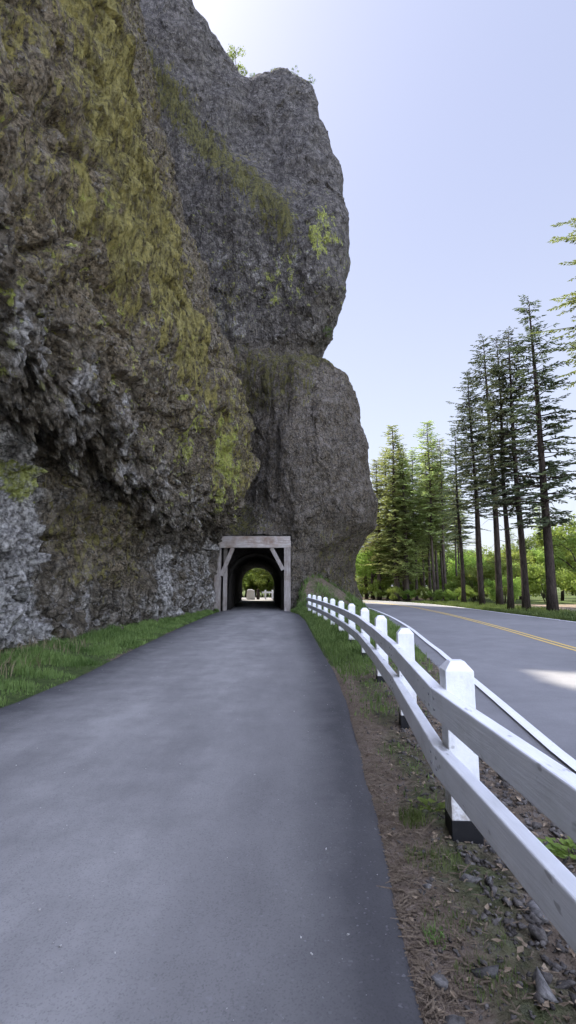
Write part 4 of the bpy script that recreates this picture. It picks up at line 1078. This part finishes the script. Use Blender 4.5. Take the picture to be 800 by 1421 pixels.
def broadleaf(seed, H, W, r0, n, ls, mats, bushy=False, ncl=26, forks=5):
    r = np.random.default_rng(seed); m = MB(); tops = []
    hb = 0.12 * H if bushy else 0.35 * H
    if bushy:
        stems = [(r.uniform(-.25, .25) * W, r.uniform(-.25, .25) * W) for _ in range(forks)]
        for sx, sy in stems: m.tube([(sx * .25, sy * .25, -.1), (sx * .7, sy * .7, .35 * H), (sx * 1.2, sy * 1.2, .8 * H)], [r0, r0 * .7, r0 * .25], 6)
    else:
        m.tube([(0, 0, -.15), (0.05 * H * r.normal(), .03 * H, hb), (0.04 * H * r.normal(), 0, .75 * H)], [r0 * 1.2, r0, r0 * .3], 8)
        for q in range(forks):
            a = q * 6.28 / forks + r.uniform(-.4, .4); L = W * r.uniform(.3, .5)
            z0 = hb * r.uniform(.8, 1.5); m.tube([(0, 0, z0), (L * .5 * math.cos(a), L * .5 * math.sin(a), z0 + L * .6), (L * math.cos(a), L * math.sin(a), z0 + L * 1.0)], [r0 * .5, r0 * .33, r0 * .1], 6)
    trunk = m.build('trunk', mats[0], None, True)
    C = []
    for _ in range(ncl):
        d = r.normal(size=3); d /= np.linalg.norm(d); q = r.uniform(.45, 1) ** .5
        C.append((d[0] * q * W * .5, d[1] * q * W * .5, (hb + H) / 2 + d[2] * q * (H - hb) * .46))
    C = np.array(C); Rr = r.uniform(.10, .22, ncl) * W
    Vq = leaf_cloud(r, C, Rr, n, ls)
    crown = mesh_np('crown', Vq.reshape(-1, 3), np.arange(n * 4).reshape(n, 4), mats[1])
    return trunk, crown

def place(proto, name, x, y, label, group, s=1.0, rz=None, sz=None, cat='tree', z=None, used=set()):
    t = empty(name, (x, y, float(gz_at(x, y)[0]) if z is None else z), random.uniform(0, 6.28) if rz is None else rz)
    t.scale = (s, s, s * (sz or 1))
    tag(t, label, cat, group)
    for o in proto:
        if id(o) in used: c = o.copy(); link(c)
        else: c = o; used.add(id(o))
        c.parent = t
    return t

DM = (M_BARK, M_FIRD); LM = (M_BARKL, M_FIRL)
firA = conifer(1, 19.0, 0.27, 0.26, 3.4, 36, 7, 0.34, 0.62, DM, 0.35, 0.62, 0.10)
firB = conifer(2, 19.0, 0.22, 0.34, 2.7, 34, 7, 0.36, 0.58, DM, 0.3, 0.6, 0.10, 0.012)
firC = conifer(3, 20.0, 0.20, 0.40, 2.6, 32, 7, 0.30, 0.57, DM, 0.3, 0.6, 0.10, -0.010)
G1 = 'row of tall dark firs beside the road'
place(firA, 'fir_tree', 14.85, 28.8, 'thickest dark fir of the roadside row, its wide boughs hanging over the right edge', G1, 1.0, 0.4)
place(firB, 'fir_tree', 14.55, 31.4, 'dark fir immediately left of the thickest roadside fir', G1, 0.97, 1.2)
place(firC, 'fir_tree', 14.15, 32.6, 'third dark fir from the right in the roadside row, its foot close to the asphalt', G1, 0.92, 2.6)
place(firB, 'fir_tree', 15.3, 36.8, 'dark fir in the middle of the roadside row with a straight bare stem', G1, 1.08, 3.8)
place(firC, 'fir_tree', 15.6, 41.0, 'very slim dark fir standing behind the middle of the roadside row', G1, 0.90, 5.0, 1.0)
place(firC, 'fir_tree', 14.6, 38.5, 'slim dark fir near the left end of the roadside row', G1, 0.93, 0.2)
place(firB, 'fir_tree', 14.6, 42.5, 'leftmost dark fir of the roadside row, standing apart with a thin stem', G1, 0.80, 2.0)
# fir just outside the right edge whose boughs reach into view
M_FIRM = mat_leaf('olive_fir_needles', (0.09, 0.115, 0.04), (0.28, 0.31, 0.095), 0.5, 0.6)
firE = conifer(5, 22.0, 0.30, 0.52, 3.7, 40, 11, 0.34, 0.52, (M_BARK, M_FIRM), 0.1, 0.52, 0.085)
place(firE, 'fir_tree', 16.1, 22.5, 'near fir beyond the right edge, only its sunlit bough tips in view', None, 1.0, 1.0)
# sunlit dense group at the bend
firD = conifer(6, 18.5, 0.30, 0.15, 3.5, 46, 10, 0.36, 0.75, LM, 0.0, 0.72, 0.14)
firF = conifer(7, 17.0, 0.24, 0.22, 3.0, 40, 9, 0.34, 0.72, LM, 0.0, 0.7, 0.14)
G2 = 'sunlit firs at the road bend'
place(firD, 'fir_tree', 11.3, 53.0, 'tallest dense sunlit fir at the bend beside the cliff', G2, 1.02, 0.5)
place(firF, 'fir_tree', 10.0, 55.5, 'dense sunlit fir partly behind the cliff edge at the bend', G2, 0.92, 2.5)
place(firF, 'fir_tree', 12.6, 55.0, 'darker dense fir right behind the tallest sunlit fir', G2, 0.98, 4.2)
place(firD, 'fir_tree', 9.2, 60.0, 'small light green fir lowest against the cliff edge', G2, 0.62, 1.5)
place(firD, 'fir_tree', 12.2, 52.2, 'bushy sunlit fir crowded against the right side of the tallest one', G2, 0.80, 3.5)
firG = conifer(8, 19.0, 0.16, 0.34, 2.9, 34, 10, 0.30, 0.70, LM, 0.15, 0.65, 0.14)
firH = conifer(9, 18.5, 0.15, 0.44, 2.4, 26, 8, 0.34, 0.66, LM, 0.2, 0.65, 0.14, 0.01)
G3 = 'slim half bare firs past the bend'
place(firG, 'fir_tree', 14.6, 51.0, 'tallest yellow green fir of the half bare group past the bend', G3, 0.98, 0.0)
place(firG, 'fir_tree', 13.6, 54.0, 'yellow green fir on the left of the half bare group', G3, 0.86, 2.0)
place(firH, 'fir_tree', 15.6, 50.5, 'bare stemmed fir on the right of the half bare group', G3, 0.90, 1.0)
G4 = 'thin fir stems in the far wood'
place(firG, 'fir_tree', 13.2, 57.5, 'yellow green fir filling the gap between the dense group and the half bare group', G3, 0.92, 4.0)
place(firG, 'fir_tree', 16.6, 56.5, 'yellow green fir rising behind the right of the half bare group', G3, 0.95, 5.2)
place(firD, 'fir_tree', 11.6, 58.5, 'wide sunlit fir at the back of the dense group by the cliff edge', G2, 0.95, 2.8)
lab4 = 'thin far fir stem standing in the wood past the bend'
for i, (x_, y_, s) in enumerate([(15.4, 55, .85), (16.6, 54, .80), (17.6, 58, .84), (18.6, 56, .76), (17.2, 62, .80), (20.2, 60, .74), (16.0, 60, .78), (21.8, 64, .74), (13.4, 60, .72), (11.6, 66, .66)]):
    place(firH if i % 2 else firG, 'fir_tree', x_, y_, lab4, G4, s)
# leafy understorey
bush1 = broadleaf(21, 4.2, 4.4, 0.07, 5200, 0.20, (M_BARK, M_LEAF), True, 30)
bush2 = broadleaf(22, 3.0, 4.0, 0.05, 4200, 0.19, (M_BARK, M_LEAF), True, 26)
tre1 = broadleaf(23, 7.5, 6.0, 0.16, 7000, 0.25, (M_BARK, M_LEAF), False, 34)
tre2 = broadleaf(24, 8.5, 6.6, 0.18, 7600, 0.26, (M_BARK, M_LEAFD), False, 36)
sap = broadleaf(25, 4.6, 3.4, 0.12, 2600, 0.17, (M_BARK, M_LEAF), False, 20)
place(tre1, 'maple_tree', 9.6, 57.2, 'bright yellow green maple squeezed between the cliff edge and the tallest sunlit fir', None, 0.85, 3.0)
place(sap, 'maple_tree', 17.0, 29.6, 'small dark stemmed maple right of the thickest fir', None, 1.0, 0.3)
place(tre1, 'maple_tree', 22.5, 38.0, 'bright green maple filling the right edge behind the roadside firs', None, 0.98)
GU = 'leafy bushes behind the roadside firs'; lu = 'bright green leafy bush in the thicket behind the roadside firs'
for i, (x_, y_, s) in enumerate([(17.6, 41.5, .75), (19.5, 46, .95), (24, 47, 1.2), (27, 43, 1.15), (22, 54, 1.3), (17.0, 46.5, .8), (30, 50, 1.4), (26, 58, 1.4), (19.5, 53, 1.05), (33, 44, 1.4), (16.4, 49, .7), (22.5, 61, 1.3)]):
    place(bush1 if i % 2 else bush2, 'bush', x_, y_, lu, GU, s, None, None, 'bush')
GT = 'broadleaved trees in the background'; lt = 'broadleaved tree in the far background behind the roadside firs'
for i, (x_, y_, s) in enumerate([(30, 56, .95), (36, 52, 1.0), (40, 64, 1.15), (34, 68, 1.0), (28, 72, .95), (48, 70, 1.2), (24, 78, .9), (45, 58, 1.1), (20, 84, .9), (30, 88, .95), (38, 84, 1.1), (56, 88, 1.3), (17, 78, .85), (12.5, 69, .9), (15.5, 71, .95), (18.5, 69, .85), (9.5, 74, 1.0), (21, 72, .9)]):
    place((tre1, tre2)[i % 2], 'maple_tree', x_, y_, lt, GT, s)
GB = 'low shrubs at the road bend'; lb = 'low light green shrub at the outer side of the road bend'
for i, (x_, y_, s) in enumerate([(10.6, 51.0, .36), (12.2, 51.5, .38), (13.2, 49.6, .34), (14.0, 48.5, .4), (9.8, 55, .5), (14.8, 46, .4), (15.2, 44.0, .36), (8.4, 59, .55), (11.4, 57, .6), (13.6, 57, .6)]):
    place(bush2 if i % 2 else bush1, 'shrub', x_, y_, lb, GB, s, None, None, 'shrub')
GD = 'dark trees behind the bend'; ld = 'shaded dark tree deep in the wood behind the bend'
dk = conifer(10, 9.0, 0.15, 0.08, 2.2, 18, 7, 0.3, 0.62, DM, 0.0, 0.8)
for i, (x_, y_, s) in enumerate([(10.2, 62, .75), (12.2, 61, .8), (14.0, 63, .85), (8.6, 66, .8), (16, 67, .8), (7.0, 70, .9), (11, 72, 1.0)]):
    place(dk, 'fir_tree', x_, y_, ld, GD, s)
r_ = np.random.default_rng(5)
for k in range(46):
    x_ = -48 + 150 * ((k * 0.618) % 1); y_ = 90 + r_.uniform(-4, 34) + abs(x_) * 0.1
    place((tre2, tre1, firD)[k % 3] if k % 5 else firG, 'background_tree', x_, y_, 'tree in the far wood closing the view', 'trees of the far wood', (0.85, 0.95, 0.62)[k % 3] * r_.uniform(0.85, 1.25))
for k in range(18):
    x_ = 44 + 3.4 * k + r_.uniform(-2, 2); y_ = 46 + 26 * ((k * 0.618) % 1)
    place((tre1, bush1, tre2)[k % 3], 'background_tree', x_, y_, 'tree in the far wood closing the view', 'trees of the far wood', (1.1, 1.7, 1.15)[k % 3] * r_.uniform(0.85, 1.15))
for k in range(40):
    x_ = -44 + 140 * ((k * 0.618 + .3) % 1); y_ = 80 + r_.uniform(-3, 6) + abs(x_) * 0.08
    place((bush1, bush2)[k % 2], 'background_bush', x_, y_, 'bush at the foot of the far wood', 'bushes of the far wood', r_.uniform(0.9, 1.5), None, None, 'bush')
# ------------------------------------------------------------------ beyond the tunnel
GE = 'trees seen through the tunnel'
place(tre1, 'maple_tree', -8.6, 71, 'sunlit maple seen at the left inside the tunnel opening', GE, 0.95, 1.0)
place(tre2, 'maple_tree', -2.2, 70.5, 'sunlit maple seen at the right inside the tunnel opening', GE, 0.9, 2.0)
place(firD, 'fir_tree', -5.6, 76, 'dark tree seen in the centre of the tunnel opening', GE, 0.9, 2.0)
for x_, y_, s in ((-9, 82, 1.2), (-1, 84, 1.2), (-5, 88, 1.3), (3, 80, 1.1), (-13, 78, 1.1)):
    place(tre2, 'maple_tree', x_, y_, 'background tree far behind the tunnel exit', 'trees far behind the tunnel exit', s)
for x_, y_, s in ((-7.8, 70.2, .9), (-4.6, 71, .8), (-2.4, 70, .95), (-0.6, 69.5, .8), (-6.2, 72.5, 1.2), (-3.4, 73, 1.3), (-9.8, 72, 1.3), (0.8, 72.5, 1.3)):
    place(bush1, 'shrub', x_, y_, 'low shrub behind the white block past the tunnel', 'low shrubs past the tunnel exit', s, None, None, 'shrub')
blk = MB(); blk.box((0, 0, 0.60), (1.15, 0.5, 1.24), None, 0, 0.82); blk.box((-0.08, 0, 1.24), (0.76, 0.42, 0.14), None, 0, 0.8)
bo = blk.build('stone_marker', mat_paint('whitewash', (0.72, 0.70, 0.66), 0.4, (0.4, 0.38, 0.35), 6), None, bevel=0.05); bo.location = (-4.15, 57.0, 0); bo.scale = (0.85, 0.85, 0.85)
tag(bo, 'white tapered stone block standing on the path past the tunnel', 'stone marker')
bl = MB(); bl.tube([(0, 0, -0.05), (0.02, 0, 0.55), (0.0, 0, 0.95)], [0.17, 0.19, 0.15], 9); bl.tube([(0, 0, 0.95), (0.03, 0, 1.12)], [0.17, 0.10], 9)
o = bl.build('wooden_stump', M_BARK, None, True); o.location = (-3.35, 57.2, 0); tag(o, 'short dark stump beside the white stone block past the tunnel', 'stump')
pf = empty('fence_panel', (-2.2, 57.6, 0)); tag(pf, 'short piece of white post fence past the tunnel', 'fence')
for dx in (-0.35, 0.45):
    m = MB(); m.box((dx, 0, 0.5), (0.2, 0.2, 1.1), None, 0, 0.95); m.build('post', M_FENCE, pf, bevel=0.01)
m = MB(); m.box((0.05, -0.145, 0.78), (1.6, 0.08, 0.18)); m.build('rail', M_FENCE, pf)
# ------------------------------------------------------------------ plants on the cliff
def cliff_top(px, py, rad=0.6, zmin=-1, zmax=99):
    k = (np.hypot(CV2[:, 0] - px, CV2[:, 1] - py) < rad) & (CV2[:, 2] > zmin) & (CV2[:, 2] < zmax)
    q = CV2[k]; return float(q[:, 2].max())
csh = broadleaf(31, 2.2, 2.2, 0.04, 1100, 0.14, (M_BARK, M_LEAF), True, 16)
csh2 = broadleaf(32, 1.1, 1.5, 0.03, 420, 0.11, (M_BARK, M_LEAFD), True, 12)
place(csh, 'shrub', -4.6, 39.2, 'round pale green shrub growing on top of the far rock tower', None, 1.0, None, None, 'shrub', cliff_top(-4.6, 39.2) - 0.15)
for x_, y_, s in ((-3.0, 38.7, .55), (-1.2, 38.6, .5), (0.6, 38.3, .6), (2.0, 38.0, .5), (-6.6, 38.6, .5)):
    place(csh2, 'shrub', x_, y_, 'tiny bush on the rim of the far rock tower', 'tiny bushes along the cliff rim', s, None, None, 'shrub', cliff_top(x_, y_) - 0.08)
place(csh2, 'shrub', 2.7, 35.7, 'small bush on the rock ledge halfway up the far tower', None, 0.8, None, None, 'shrub', cliff_top(2.6, 35.3, 0.5, 15, 20) - 0.05)
